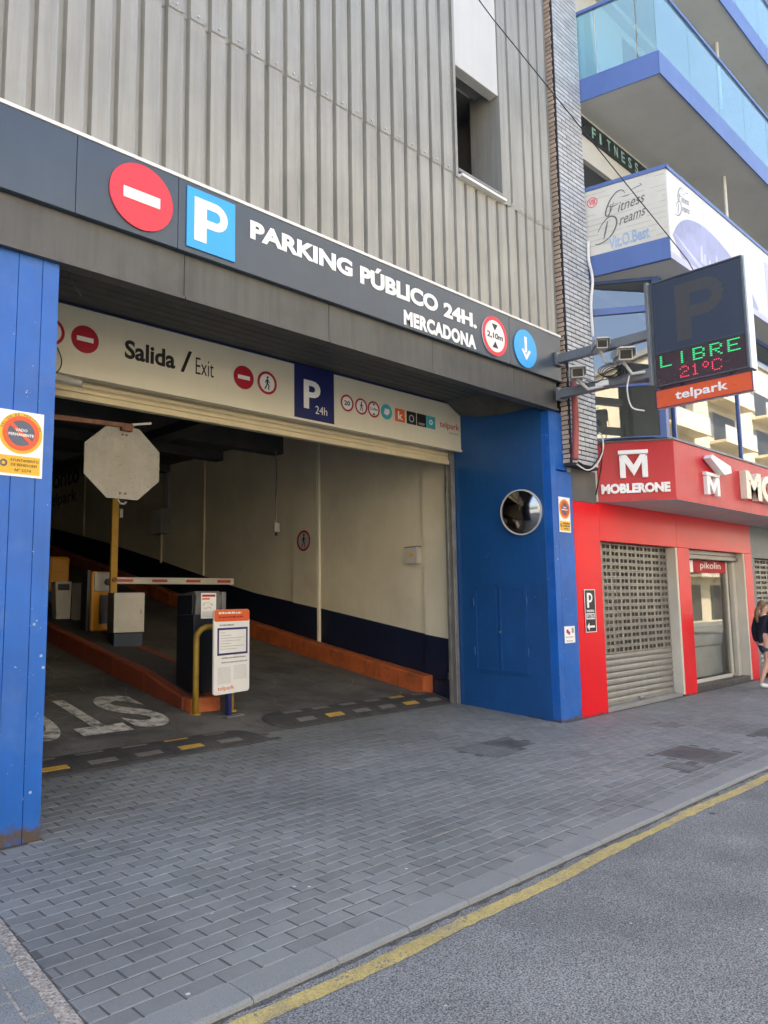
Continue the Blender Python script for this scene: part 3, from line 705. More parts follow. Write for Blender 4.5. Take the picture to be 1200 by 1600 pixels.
def bold_P(m, fr, u, v, wd, h, w0, w1, st=.36):
    """a heavy P drawn as outline: stem plus bowl"""
    s = wd*st; rb = h*.32; n = 14; cy = v+h-rb; cx = u+wd-rb
    outer = [(u, v), (u+s, v), (u+s, v+h-2*rb)]+[(cx+rb*math.cos(a), cy+rb*math.sin(a)) for a in [(-math.pi/2)+math.pi*i/n for i in range(n+1)]]+[(u, v+h)]
    ri = rb-s*.62
    m.fpoly(fr, [(u, v), (u+s, v), (u+s, v+h), (u, v+h)], w0, w1)
    for i in range(n):
        a0, a1 = -math.pi/2+math.pi*i/n, -math.pi/2+math.pi*(i+1)/n
        m.fpoly(fr, [(cx+ri*math.cos(a0), cy+ri*math.sin(a0)), (cx+rb*math.cos(a0), cy+rb*math.sin(a0)), (cx+rb*math.cos(a1), cy+rb*math.sin(a1)), (cx+ri*math.cos(a1), cy+ri*math.sin(a1))], w0, w1)
    m.fpoly(fr, [(u+s, cy-rb), (cx, cy-rb), (cx, cy-ri), (u+s, cy-ri)], w0, w1); m.fpoly(fr, [(u+s, cy+ri), (cx, cy+ri), (cx, cy+rb), (u+s, cy+rb)], w0, w1)
    return m
bold_P(MB(), FF, 3.41, 4.872, .345, .405, .0125, .016).build('letter', 'sign_white', t)
t, d = round_sign('height_limit_sign', FF, 7.806, 5.04, .262, 'sign_white', 'round white and red sign limiting height to 2,10m', 'sign', rim='sign_red')
words(FF, '2,10m', 7.64, 4.995, .335, .088, 'sign_black', t, w=.0145, bold=.02)
m = MB(); m.fpoly(FF, [(7.806-.06, 5.20), (7.806, 5.115), (7.806+.06, 5.20)], .0125, .016); m.fpoly(FF, [(7.806-.06, 4.885), (7.806+.06, 4.885), (7.806, 4.97)], .0125, .016); m.build('arrowheads', 'sign_black', t)
t, d = round_sign('arrow_sign', FF, 8.49, 5.03, .262, 'sign_blue', 'round light blue sign with white down arrow at fascia end', 'sign')
m = MB(); a = (8.49, 5.03); m.fbox(FF, a[0]-.025, a[0]+.025, a[1]-.05, a[1]+.165, .0125, .016)
m.fpoly(FF, [(a[0]-.105, a[1]-.03), (a[0], a[1]-.165), (a[0]+.105, a[1]-.03), (a[0]+.075, a[1]-.005), (a[0], a[1]-.09), (a[0]-.075, a[1]-.005)], .0165, .019); m.build('arrow', 'sign_white', t)

# ================================================================== HEADER BOARD OVER THE LANES
HF = Fr((0, 7.45, 0))
hb = thing('header_board', (5.75, 7.45, 3.98), 'long cream board reading Salida / Exit over the two lanes', 'sign')
for a, b in ((2.30, 5.888), (6.552, 9.20)): MB().bbox(a, b, 7.45, 7.52, 3.985, 4.675, .004).build('panel', 'cream_board', hb)
pn = MB().bbox(5.889, 6.551, 7.446, 7.52, 3.985, 4.675, .004).build('panel', 'sign_navy', hb, label='navy square panel with white P and 24h')
MB().box(2.30, 9.21, 7.425, 7.50, 3.955, 3.984).build('edge_trim', 'cream_board', hb)
MB().box(2.30, 9.0, 7.44, 7.51, 4.676, 4.69).build('top_trim', 'sign_navy', hb)
HP = Fr((0, 7.4455, 0))
words(HP, 'P', 6.035, 4.13, .275, .375, 'sign_white', pn, w=.003, bold=.025)
words(HP, '24h', 6.225, 4.085, .2, .105, 'sign_white', pn, w=.003)
HF = Fr((0, 7.4495, 0))
words(HF, 'Salida', 3.626, 4.255, .59, .205, 'sign_black', hb, w=.003, bold=.028)
MB().fpoly(HF, [(4.285, 4.245), (4.325, 4.245), (4.425, 4.50), (4.385, 4.50)], .001, .004).build('slash', 'sign_black', hb)
words(HF, 'Exit', 4.475, 4.255, .235, .195, 'sign_black', hb, w=.003, bold=-.008)
def mini(u, v, r, kind):
    base = 'sign_red_dark' if kind in ('bar',) else ('sign_teal' if kind == 'teal' else 'sign_white')
    d = MB().fdisc(HF, u, v, r, 0, .004, 28).build('pictogram', base, hb)
    if kind == 'bar': MB().fbox(HF, u-r*.6, u+r*.6, v-r*.17, v+r*.17, .004, .006).build('bar', 'sign_white', d)
    elif kind == 'teal':
        m = MB(); m.fpoly(HF, [(u-r*.5, v-r*.3), (u+r*.1, v-r*.45), (u+r*.55, v-r*.1), (u+r*.5, v+r*.4), (u-r*.3, v+r*.4)], .004, .006); m.build('headlamp', 'sign_white', d)
    else:
        MB().fring(HF, u, v, r*.78, r, .004, .006, 28).build('rim', 'sign_red_dark', d)
        if kind == 'walk': walker(HF, u, v, r*.62, .0065).build('walker', 'sign_black', d)
        elif kind == '20': words(HF, '20', u-r*.45, v-r*.28, r*.9, r*.56, 'sign_black', d, w=.006, bold=.02, res=2)
        elif kind == 'h':
            words(HF, '2,10m', u-r*.62, v-r*.16, r*1.24, r*.34, 'sign_black', d, w=.006, bold=.01, res=2)
            m = MB(); m.fpoly(HF, [(u-r*.22, v+r*.7), (u, v+r*.4), (u+r*.22, v+r*.7)], .006, .008); m.fpoly(HF, [(u-r*.22, v-r*.7), (u+r*.22, v-r*.7), (u, v-r*.4)], .006, .008); m.build('arrowheads', 'sign_black', d)
def walker(fr, u, v, s, w):
    m = MB(); P = lambda a, b: (u+a*s, v+b*s)
    m.fdisc(fr, u+.05*s, v+.78*s, .17*s, w, w+.0015, 12)
    for pts, wd in (([(.0, .55), (-.02, .0)], .3), ([(-.02, .05), (.28, -.4), (.2, -.95)], .18), ([(-.02, .05), (-.16, -.45), (-.42, -.9)], .18), ([(0, .5), (.26, .22), (.42, .02)], .12), ([(0, .5), (-.24, .25), (-.36, -.05)], .12)):
        m.ribbon(fr, [P(*q) for q in pts], wd*s, 0, w+.0016)
    return m
mini(2.85, 4.36, .142, 'walk'); mini(3.2, 4.356, .143, 'bar'); mini(5.125, 4.343, .142, 'bar'); mini(5.465, 4.342, .144, 'walk')
mini(6.78, 4.32, .116, '20'); mini(7.04, 4.318, .114, 'walk'); mini(7.278, 4.318, .116, 'h'); mini(7.53, 4.325, .11, 'teal')
for u, c, s in ((7.705, 'sign_orange', 'K'), (7.945, 'sign_black', ''), (8.163, 'sign_black', ''), (8.37, 'sign_teal', '')):
    q = MB().fbox(HF, u, u+.2, 4.225, 4.412, .0005, .004).build('badge', c, hb)
    if s: words(HF, 'k', u+.055, 4.255, .1, .12, 'sign_white', q, w=.0055, bold=.02, res=2)
    elif c == 'sign_teal': MB().fring(HF, u+.1, 4.32, .02, .04, .004, .006, 16).build('mark', 'sign_white', q)
    elif u < 8: MB().fring(HF, u+.1, 4.31, .04, .055, .004, .006, 16).build('mark', 'sign_pale_grey', q)
    else: words(HF, 'TICKET', u+.03, 4.245, .14, .03, 'sign_white', q, w=.0055, res=2)
words(HF, 'telpark', 8.675, 4.255, .455, .125, 'sign_red_dark', hb, w=.003)
MB().fbox(HF, 8.88, 9.12, 4.215, 4.226, .001, .003).build('strapline', 'sign_grey', hb)

# ------------------------------------------------------------------ roller shutter, rolled up
rs = thing('roller_shutter', (5.75, 7.68, 3.78), 'cream roller shutter rolled up under the Salida board', 'shutter')
for i in range(4):
    z = 3.845+i*.068; m = MB(); sec = [(7.66, z), (7.645, z+.012), (7.64, z+.034), (7.645, z+.056), (7.66, z+.066), (7.70, z+.066), (7.70, z)]
    m.add([(2.3, a, b) for a, b in sec]+[(9.08, a, b) for a, b in sec], [list(range(7)), list(range(13, 6, -1))]+[(k, 7+k, 7+(k+1)%7, (k+1)%7) for k in range(7)])
    m.build('slat', 'cream_slat', rs)
MB().bbox(2.3, 9.08, 7.62, 7.71, 3.775, 3.842, .008).build('bottom_bar', 'cream_slat', rs)
m = MB(); m.box(9.085, 9.11, 7.60, 7.64, .08, 3.97).box(9.085, 9.11, 7.70, 7.74, .08, 3.97).box(9.112, 9.15, 7.58, 7.76, .08, 3.97); m.build('guide_rail', 'galvanised', rs)
MB().box(9.152, 9.166, 7.625, 7.70, .06, 3.95).build('guide_flange', 'cream_board', rs)
# white tube camera on the header, loose cable
t = thing('tube_camera', (2.98, 7.38, 3.86), 'white tube camera at the left end of the header board', 'camera')
MB().cyl((2.86, 7.40, 3.895), (3.12, 7.30, 3.845), .038, 14).build('body', 'camera_white', t, smooth=False)
MB().cyl((3.121, 7.2998, 3.8447), (3.124, 7.2988, 3.844), .028, 14).build('lens', 'lens', t)
MB().cyl((2.88, 7.40, 3.92), (2.86, 7.44, 3.98), .016, 8).build('bracket', 'camera_white', t)
MB().tube(smoothcurve([(2.92, 7.43, 4.2), (2.95, 7.40, 4.08), (2.93, 7.38, 3.98), (2.88, 7.39, 3.91)]), .006, 6).build('cable', 'cable_black', t)
MB().tube(smoothcurve([(2.60, 6.5, 4.70), (2.64, 6.5, 4.55), (2.75, 6.5, 4.40)]), .006, 6).build('hanging_wire', 'galvanised', label='short loose wire hanging from the soffit beside left blue pillar', cat='wire')

# ================================================================== GARAGE EQUIPMENT
def oct_pts(cx, cz, r): return [(cx+r*math.cos(R(22.5+45*i)), cz+r*math.sin(R(22.5+45*i))) for i in range(8)]
t = thing('octagon_sign', (3.9, 8.0, 2.83), 'grey rust flecked back of an octagonal sign hanging over left lane', 'sign')
OF = Fr((0, 8.0, 0)); MB().fpoly(OF, [(3.897+(a-3.897)*1.08, b) for a, b in oct_pts(3.897, 3.245, .44)], 0, .02).build('plate', 'octagon_back', t)
MB().box(3.85, 3.98, 7.93, 7.985, 3.60, 3.64).build('clamp', 'rust', t)
for bx_, bz_ in ((3.88, 3.56), (3.93, 3.56), (3.87, 2.90), (3.93, 2.90)): MB().cyl((bx_, 7.98, bz_), (bx_, 7.962, bz_), .011, 8).build('bolt', 'rust', t)
MB().tube([(3.85, 7.99, 2.83), (3.87, 7.99, 2.79), (3.92, 7.99, 2.785), (3.945, 7.99, 2.81)], .014, 8).build('hook', 'galvanised', t)
t = thing('rusty_arm', (2.3, 7.96, 3.62), 'rusty steel arm holding the octagonal sign', 'bracket')
MB().fpoly(Fr((0, 7.945, 0)), [(2.30, 3.575), (4.0, 3.645), (4.0, 3.69), (2.30, 3.63)], -.04, 0).build('bar', 'rust', t)
MB().cyl((3.97, 7.92, 3.675), (4.18, 7.90, 3.72), .014, 8).build('rod', 'pipe_white', t)
# yellow upright boom
bz = zg(12.3)+.25
t = thing('raised_boom', (5.88, 12.3, bz), 'yellow barrier boom standing upright behind the grey cabinet', 'barrier')
MB().bbox(5.825, 5.94, 12.27, 12.33, bz, 3.47, .006).build('boom', 'yellow_paint', t)
MB().cyl((5.885, 12.24, bz+.92), (5.885, 12.27, bz+.92), .04, 14).build('pivot', 'rust', t)
m = MB(); m.box(5.945, 6.0, 12.25, 12.30, 3.16, 3.30); m.build('bracket', 'galvanised', t)
MB().box(5.83, 5.95, 12.2, 12.40, zg(12.2)+.2, bz).build('foot', 'dark_steel', t)
# barrier housing and lowered arm
bz = zg(12.75)+.24
t = thing('entry_barrier', (5.9, 12.75, bz), 'orange and grey barrier housing with its red striped arm lowered', 'barrier')
h = MB().bbox(5.66, 6.05, 12.62, 12.95, bz, bz+1.0, .03).build('housing', 'barrier_orange', t)
MB().bbox(5.70, 6.06, 12.60, 12.63, bz+.66, bz+.985, .02).build('head_plate', 'cabinet_grey', h)
MB().cyl((5.93, 12.57, bz+.82), (5.93, 12.60, bz+.82), .06, 20).build('hub', 'black_plastic', h)
MB().box(5.80, 6.03, 12.605, 12.621, bz+.12, bz+.60).build('access_door', 'dark_steel', h)
MB().bbox(5.60, 5.658, 12.66, 12.9, bz, bz+1.02, .01).build('side_cover', 'dark_steel', t)
arm = MB().bbox(6.06, 8.68, 12.92, 12.98, bz+.80, bz+.92, .008).build('arm', 'barrier_white', t)
for u in (6.25, 6.92, 7.62, 8.3): MB().box(u, u+.30, 12.912, 12.92, bz+.835, bz+.885).build('reflector', 'barrier_red', arm)
# grey cabinet on navy plinth
cz = zg(11.6)+.2
t = thing('control_cabinet', (5.8, 11.65, cz), 'grey metal control cabinet on a navy plinth on the island', 'cabinet')
rot = Matrix.Rotation(R(-12), 3, 'Z')
def rbox(x0, x1, y0, y1, z0, z1, c, b=.008, r=rot):
    m = MB().bbox(x0, x1, y0, y1, z0, z1, b); c = Vector(c)
    m.v = [c+r@(q-c) for q in m.v]; return m
c0 = (5.8, 11.65, 0)
rbox(5.57, 6.01, 11.45, 11.86, cz+.0, cz+.24, c0, .006).build('plinth', 'plinth_navy', t)
rbox(5.56, 6.02, 11.445, 11.87, cz+.245, cz+.87, c0, .008).build('body', 'cabinet_dark', t)
dr = rbox(5.555, 6.025, 11.425, 11.444, cz+.25, cz+.865, c0, .004).build('door', 'cabinet_grey', t)
for q in (.35, .75): rbox(5.545, 5.556, 11.47, 11.50, cz+q, cz+q+.06, c0, .002).build('hinge', 'black_plastic', t)
rbox(5.96, 5.985, 11.41, 11.424, cz+.53, cz+.60, c0, .003).build('lock', 'galvanised', dr); rbox(5.60, 5.70, 11.419, 11.4235, cz+.76, cz+.82, c0, .001).build('type_plate', 'sign_pale_grey', dr)
# two litter bins and a yellow box behind
for i, (bx, by, tilt, lab) in enumerate(((5.63, 13.75, 4, 'left of two grey litter bins with dark slots on the island'), (5.94, 13.62, -9, 'right of two grey litter bins, tilted, on the island'))):
    bz = zg(by)+.26; t = thing('litter_bin', (bx, by, bz), lab, 'bin', 'litter bins on the island')
    m = MB(); tr = math.tan(R(tilt))*.6; a, b_ = .115, .13
    f = Fr((bx, by, bz)); ang = Matrix.Rotation(R(-8 if i == 0 else 22), 3, 'Z')
    def pt(x, y, z): v = ang@Vector((x, y, 0)); return Vector((bx+v.x-tr*z/.6*.4, by+v.y, bz+z))
    def solid(x0, x1, y0, y1, z0, z1): 
        mm = MB(); mm.add([pt(x0,y0,z0),pt(x1,y0,z0),pt(x1,y1,z0),pt(x0,y1,z0),pt(x0*1.18,y0*1.18,z1),pt(x1*1.18,y0*1.18,z1),pt(x1*1.18,y1*1.18,z1),pt(x0*1.18,y1*1.18,z1)],
            [(3,2,1,0),(4,5,6,7),(0,1,5,4),(1,2,6,5),(2,3,7,6),(3,0,4,7)]); return mm
    solid(-a, a, -b_, b_, 0, .63).build('body', 'bin_grey', t)
    mm = MB(); mm.add([pt(-a*.85, -b_*1.22, .50), pt(a*.85, -b_*1.22, .50), pt(a*.85, -b_*1.22, .61), pt(-a*.85, -b_*1.22, .61), pt(-a*.85, -b_*1.1, .50), pt(a*.85, -b_*1.1, .50), pt(a*.85, -b_*1.1, .61), pt(-a*.85, -b_*1.1, .61)],
        [(0,1,2,3),(0,4,5,1),(1,5,6,2),(2,6,7,3),(3,7,4,0)]); mm.build('slot', 'black_plastic', t)
    mm = MB(); mm.add([pt(-a*1.2, -b_*1.25, .632), pt(a*1.2, -b_*1.25, .632), pt(a*1.2, b_*1.25, .632), pt(-a*1.2, b_*1.25, .632), pt(-a*1.1, -b_*1.15, .655), pt(a*1.1, -b_*1.15, .655), pt(a*1.1, b_*1.15, .655), pt(-a*1.1, b_*1.15, .655)],
        [(3,2,1,0),(4,5,6,7),(0,1,5,4),(1,2,6,5),(2,3,7,6),(3,0,4,7)]); mm.build('lid', 'bin_grey', t)
bz = zg(16.2)+.26
t = thing('exit_terminal', (6.5, 16.2, bz), 'yellow orange exit terminal standing behind the litter bins', 'machine')
MB().bbox(6.30, 6.72, 16.05, 16.4, bz, bz+.72, .05).build('body', 'barrier_orange', t); MB().bbox(6.28, 6.74, 16.02, 16.44, bz-.26, bz-.002, .01).build('plinth', 'plinth_navy', t)
MB().bbox(6.34, 6.68, 16.035, 16.05, bz+.4, bz+.66, .01).build('front_plate', 'barrier_orange', t)
# ticket machine at the nose of the island
mz = zg(9.1)+.17
t = thing('ticket_machine', (5.6, 9.15, mz), 'dark navy ticket machine at the nose of the island', 'machine')
MB().bbox(5.38, 5.83, 8.93, 9.36, mz-.02, mz+.98, .012).build('body', 'machine_navy', t)
m = MB(); sec = [(8.93, mz+.985), (8.90, mz+1.22), (8.95, mz+1.29), (9.36, mz+1.25), (9.36, mz+.985)]
m.add([(5.40, a, b) for a, b in sec]+[(5.78, a, b) for a, b in sec], [list(range(5)), list(range(9, 4, -1))]+[(k, 5+k, 5+(k+1)%5, (k+1)%5) for k in range(5)]); hd = m.build('head', 'machine_grey', t)
MB().bbox(5.785, 5.86, 8.90, 9.34, mz+1.0, mz+1.28, .01).build('side_cheek', 'machine_grey', t)
MB().bbox(5.375, 5.398, 8.96, 9.34, mz+.99, mz+1.24, .006).build('side_cover', 'machine_navy', t)
NF = Fr((0, 8.915, 0)); pz = mz+.93
nt_ = MB().fbox(NF, 5.47, 5.70, pz, pz+.335, .012, .017).build('notice', 'sign_white', t)
MB().fbox(NF, 5.485, 5.685, pz+.285, pz+.315, .017, .0185).build('notice_band', 'sign_red_dark', nt_); MB().fbox(NF, 5.485, 5.60, pz+.245, pz+.27, .017, .0185).build('notice_band', 'sign_orange', nt_)
m = MB()
for i in range(7): m.fbox(NF, 5.49, 5.68-random.uniform(0, .03), pz+.02+i*.011, pz+.025+i*.011, .017, .018)
for i in range(14):
    a, b = 5.49+random.random()*.17, pz+.12+random.random()*.09; m.fbox(NF, a, a+.02, b, b+.012, .017, .018)
m.build('notice_print', 'sign_pale_grey', nt_)
# yellow hoop guard
z0 = zg(8.62)
t = thing('hoop_guard', (5.45, 8.62, z0), 'yellow tubular hoop guarding the ticket machine', 'bollard')
pts = [(5.262, 8.66, z0), (5.262, 8.66, z0+.45), (5.262, 8.66, z0+.93)]+[(5.262+.15*(1-math.cos(a)), 8.66-.008*k, z0+.93+.15*math.sin(a)) for k, a in enumerate([math.pi/2*i/6 for i in range(1, 7)])]
pts += [(5.55, 8.60, z0+1.08)]+[(5.57+.15*math.sin(a), 8.60-.005*k, z0+1.08-.15*(1-math.cos(a))) for k, a in enumerate([math.pi/2*i/6 for i in range(1, 7)])]+[(5.72, 8.56, z0+.4), (5.72, 8.56, z0-.01)]
MB().tube(pts, .038, 14).build('tube', 'hoop_yellow', t, smooth=True)
for x, y in ((5.262, 8.66), (5.72, 8.56)): MB().cyl((x, y, z0-.01), (x, y, z0+.012), .07, 16).build('foot', 'hoop_yellow', t)
# information board on a navy post
z0 = zg(8.38)
t = thing('information_board', (5.55, 8.38, z0), 'white information board with orange header on a navy post', 'sign')
ba = R(14.6); IF = Fr((5.30, 8.33, 0), (math.cos(ba), math.sin(ba), 0))
MB().fbox(IF, .29, .36, z0, 1.5, -.06, -.012).build('post', 'sign_navy', t); MB().fbox(IF, .18, .50, z0-.005, z0+.012, -.12, .08).build('base_plate', 'galvanised', t)
def rrect(u0, u1, v0, v1, r):
    pts = []
    for cx, cy, a0 in ((u1-r, v0+r, -90), (u1-r, v1-r, 0), (u0+r, v1-r, 90), (u0+r, v0+r, 180)):
        pts += [(cx+r*math.cos(R(a0+k*22.5)), cy+r*math.sin(R(a0+k*22.5))) for k in range(5)]
    return pts
bo = MB().fpoly(IF, rrect(0, .665, .55, 1.60, .04), -.012, .012).build('board', 'sign_white', t)
MB().fpoly(IF, rrect(.002, .663, 1.45, 1.598, .035), .0121, .014).build('header', 'sign_orange', t)
dashes(MB(), IF, .08, .50, 1.545, .026, .0142).build('header_print', 'sign_white', bo); dashes(MB(), IF, .08, .54, 1.495, .022, .0142).build('header_print', 'sign_red_dark', bo)
m = MB()
for a, b, c, e in ((.06, .625, 1.03, 1.055), (.06, .625, 1.345, 1.37), (.06, .085, 1.055, 1.345), (.60, .625, 1.055, 1.345)): m.fbox(IF, a, b, c, e, .0121, .017)
m.build('frame', 'sign_navy', bo)
dashes(MB(), IF, .10, .36, 1.395, .022, .0121).build('small_print', 'sign_grey', bo)
m = MB()
for i, (a, b) in enumerate(((.12, .2), (.12, .32), (.12, .55), (.12, .5), (.12, .3), (.12, .56), (.12, .42))): m.fbox(IF, a, b, 1.305-i*.034, 1.313-i*.034, .0121, .0135)
for i in range(16):
    m.fbox(IF, .07, .32-random.uniform(0, .02), .875-i*.013, .8795-i*.013, .0121, .0131)
    if i < 14: m.fbox(IF, .36, .62-random.uniform(0, .02), .885-i*.013, .8895-i*.013, .0121, .0131)
m.build('small_print', 'sign_pale_grey', bo, kind='stuff')
dashes(MB(), IF, .14, .60, .985, .018, .0121).build('small_print', 'sign_grey', bo, kind='stuff'); dashes(MB(), IF, .14, .62, .93, .018, .0121).build('small_print', 'sign_grey', bo, kind='stuff')
words(IF, 'telpark', .07, .585, .3, .065, 'sign_orange', bo, w=.0135, res=3)

# speed bumps
def bump(name, xa, xb, y0, y1, label, roundl, roundr):
    yc = (y0+y1)/2; t = thing(name, ((xa+xb)/2, yc, zg(yc)), label, 'speed bump', 'rubber speed bumps across the lanes')
    segs = []; x = xa
    n = round((xb-xa)/.5); st = (xb-xa)/n
    for i in range(n): segs.append((xa+i*st, xa+(i+1)*st))
    hw = (y1-y0)/2; prof = [(-1, 0), (-.9, .018), (-.55, .04), (0, .05), (.55, .04), (.9, .018), (1, 0)]
    def ring(x, s=1.0, hs=1.0): return [(x, yc+p*hw*s, zg(yc+p*hw*s)+h_*hs+.001) for p, h_ in prof]
    for i, (a, b) in enumerate(segs):
        m = MB(); a += .002; b -= .002
        rs = [ring(a), ring(b)]
        m.add(rs[0]+rs[1], [(k, k+1, 8+k, 7+k) for k in range(6)]+[list(range(7))[::-1], list(range(7, 14))])
        sg = m.build('bump_segment', 'rubber', t)
        for (v, mt) in ((-.5, 'bump_yellow' if i % 3 == 1 else 'bump_worn'), (.48, 'bump_yellow' if i % 3 == 1 and i > 2 else 'bump_worn')):
            ya, yb = yc+v*hw-.04, yc+v*hw+.055; zz = lambda yy: zg(yy)+(.046 if abs(yy-yc) < .1 else .05-.02*abs(yy-yc)/hw)+.0025
            xa_, xb_ = a+.1, b-.1
            MB().add([(xa_, ya, zz(ya)), (xb_, ya, zz(ya)), (xb_, yb, zz(yb)), (xa_, yb, zz(yb)), (xa_, ya, zz(ya)-.02), (xb_, ya, zz(ya)-.02)], [(0,1,2,3),(4,5,1,0)]).build('reflector', mt, sg)
    for end, sgn in ((xa, -1), (xb, 1)):
        if (sgn < 0 and roundl) or (sgn > 0 and roundr):
            m = MB(); K = 6; rr = [ring(end+sgn*.002)]
            for k in range(1, K+1):
                q = k/K; rr.append(ring(end+sgn*.27*math.sin(q*math.pi/2), max(.02, math.cos(q*math.pi/2)), max(.05, math.cos(q*math.pi/2))))
            vs_ = [q for r_ in rr for q in r_]; fs_ = []
            for k in range(K): fs_ += [(k*7+j, k*7+j+1, (k+1)*7+j+1, (k+1)*7+j) for j in range(6)]
            m.add(vs_, fs_); m.build('end_cap', 'rubber', t)
bump('speed_bump', 2.30, 5.23, 7.33, 7.92, 'rubber speed bump in front of the white STOP letters', False, True)
bump('speed_bump', 6.13, 9.05, 7.68, 8.28, 'rubber speed bump in front of the cream right garage wall', True, False)

# things on the inner wall
t = thing('no_pedestrians_sign', (WXI-.055, 11.41, 2.85), 'round no pedestrians sign on the cream inner wall', 'sign')
WF = Fr((WXI-.056, 0, 0), (0, -1, 0)); MB().fdisc(WF, -11.41, 2.853, .2, 0, .012).build('disc', 'sign_pale_grey', t); MB().fring(WF, -11.41, 2.853, .16, .2, .0122, .016).build('rim', 'sign_red_dark', t); walker(WF, -11.41, 2.853, .14, .0125).build('walker', 'sign_black', t)
WF = Fr((WXI-.001, 0, 0), (0, -1, 0))
t = thing('switch_box', (WXI, 8.59, 2.28), 'small grey switch box on the cream wall near the shutter', 'box')
MB().fbox(WF, -8.71, -8.47, 2.285, 2.545, 0, .10).build('case', 'cabinet_grey', t); MB().fbox(WF, -8.64, -8.54, 2.40, 2.45, .10, .104).build('label_plate', 'sign_yellow', t); MB().fbox(WF, -8.73, -8.45, 2.546, 2.56, 0, .115).build('hood', 'galvanised', t)
t = thing('junction_box', (WXI, 16.78, 3.38), 'tall grey junction box on the dark part of inner wall', 'box')
MB().fbox(WF, -17.06, -16.50, 3.38, 3.98, 0, .24).build('case', 'cabinet_dark', t); MB().fbox(WF, -17.05, -16.51, 3.39, 3.97, .24, .252).build('door', 'cabinet_grey', t)
t = thing('pull_switch', (8.95, 11.9, 2.98), 'pull switch dangling on a cable before the cream wall', 'switch')
MB().tube(smoothcurve([(8.95, 11.9, 4.65), (8.96, 11.9, 4.2), (8.94, 11.9, 3.6), (8.95, 11.9, 3.2)]), .014, 6).build('cable', 'galvanised', t); MB().bbox(8.89, 9.01, 11.86, 11.94, 3.04, 3.22, .012).build('switch_body', 'bin_grey', t); MB().cyl((8.95, 11.9, 3.055), (8.95, 11.9, 2.97), .022, 10).build('knob', 'black_plastic', t)
t = thing('wall_socket', (WXI-.06, 7.85, .5), 'small dark socket with a curled cable by the guide rail', 'socket')
SFr = Fr((WXI-.0605, 0, 0), (0, -1, 0)); MB().fbox(SFr, -7.86, -7.76, .46, .56, 0, .05).build('case', 'machine_grey', t); MB().tube(smoothcurve([SFr.p(-7.87, .5, .03), SFr.p(-7.98, .45, .03), SFr.p(-8.1, .46, .02), SFr.p(-8.2, .52, .02)]), .008, 6).build('cable', 'cable_black', t)

# convex mirror on the blue reveal
t = thing('convex_mirror', (9.15, 6.33, 2.9), 'round convex traffic mirror with white rim on the blue pillar', 'mirror')
ax = Vector((-1, -.12, -.1)).normalized(); mc = Vector((9.10, 6.335, 2.905)); sxv = Vector((0, 0, 1)).cross(ax).normalized(); szv = ax.cross(sxv)
m = MB(); rings = []; NR, NS = 8, 40; rm = .315; hgt = .06
for i in range(1, NR+1):
    rr = rm*i/NR; hh = hgt*(1-(i/NR)**2)
    rings.append([mc+ax*hh+(sxv*math.cos(2*math.pi*k/NS)+szv*math.sin(2*math.pi*k/NS))*rr for k in range(NS)])
vv = [mc+ax*hgt]+[q for r_ in rings for q in r_]; ff = [(0, 1+k, 1+(k+1) % NS) for k in range(NS)]
for i in range(NR-1): ff += [(1+i*NS+k, 1+(i+1)*NS+k, 1+(i+1)*NS+(k+1) % NS, 1+i*NS+(k+1) % NS) for k in range(NS)]
m.add(vv, ff); m.build('mirror_dome', 'mirror', t, smooth=True)
MF = Fr(mc, -sxv if (-sxv).cross(szv).dot(ax) > 0 else sxv, szv)
MB().fring(MF, 0, 0, .310, .325, -.03, .014, 48).build('rim', 'sign_pale_grey', t); MB().fdisc(MF, 0, 0, .33, -.04, -.03, 40).build('back', 'sign_grey', t); MB().cyl(mc-ax*.04, mc+Vector((.07, 0, 0)), .03, 10).build('bracket', 'galvanised', t)

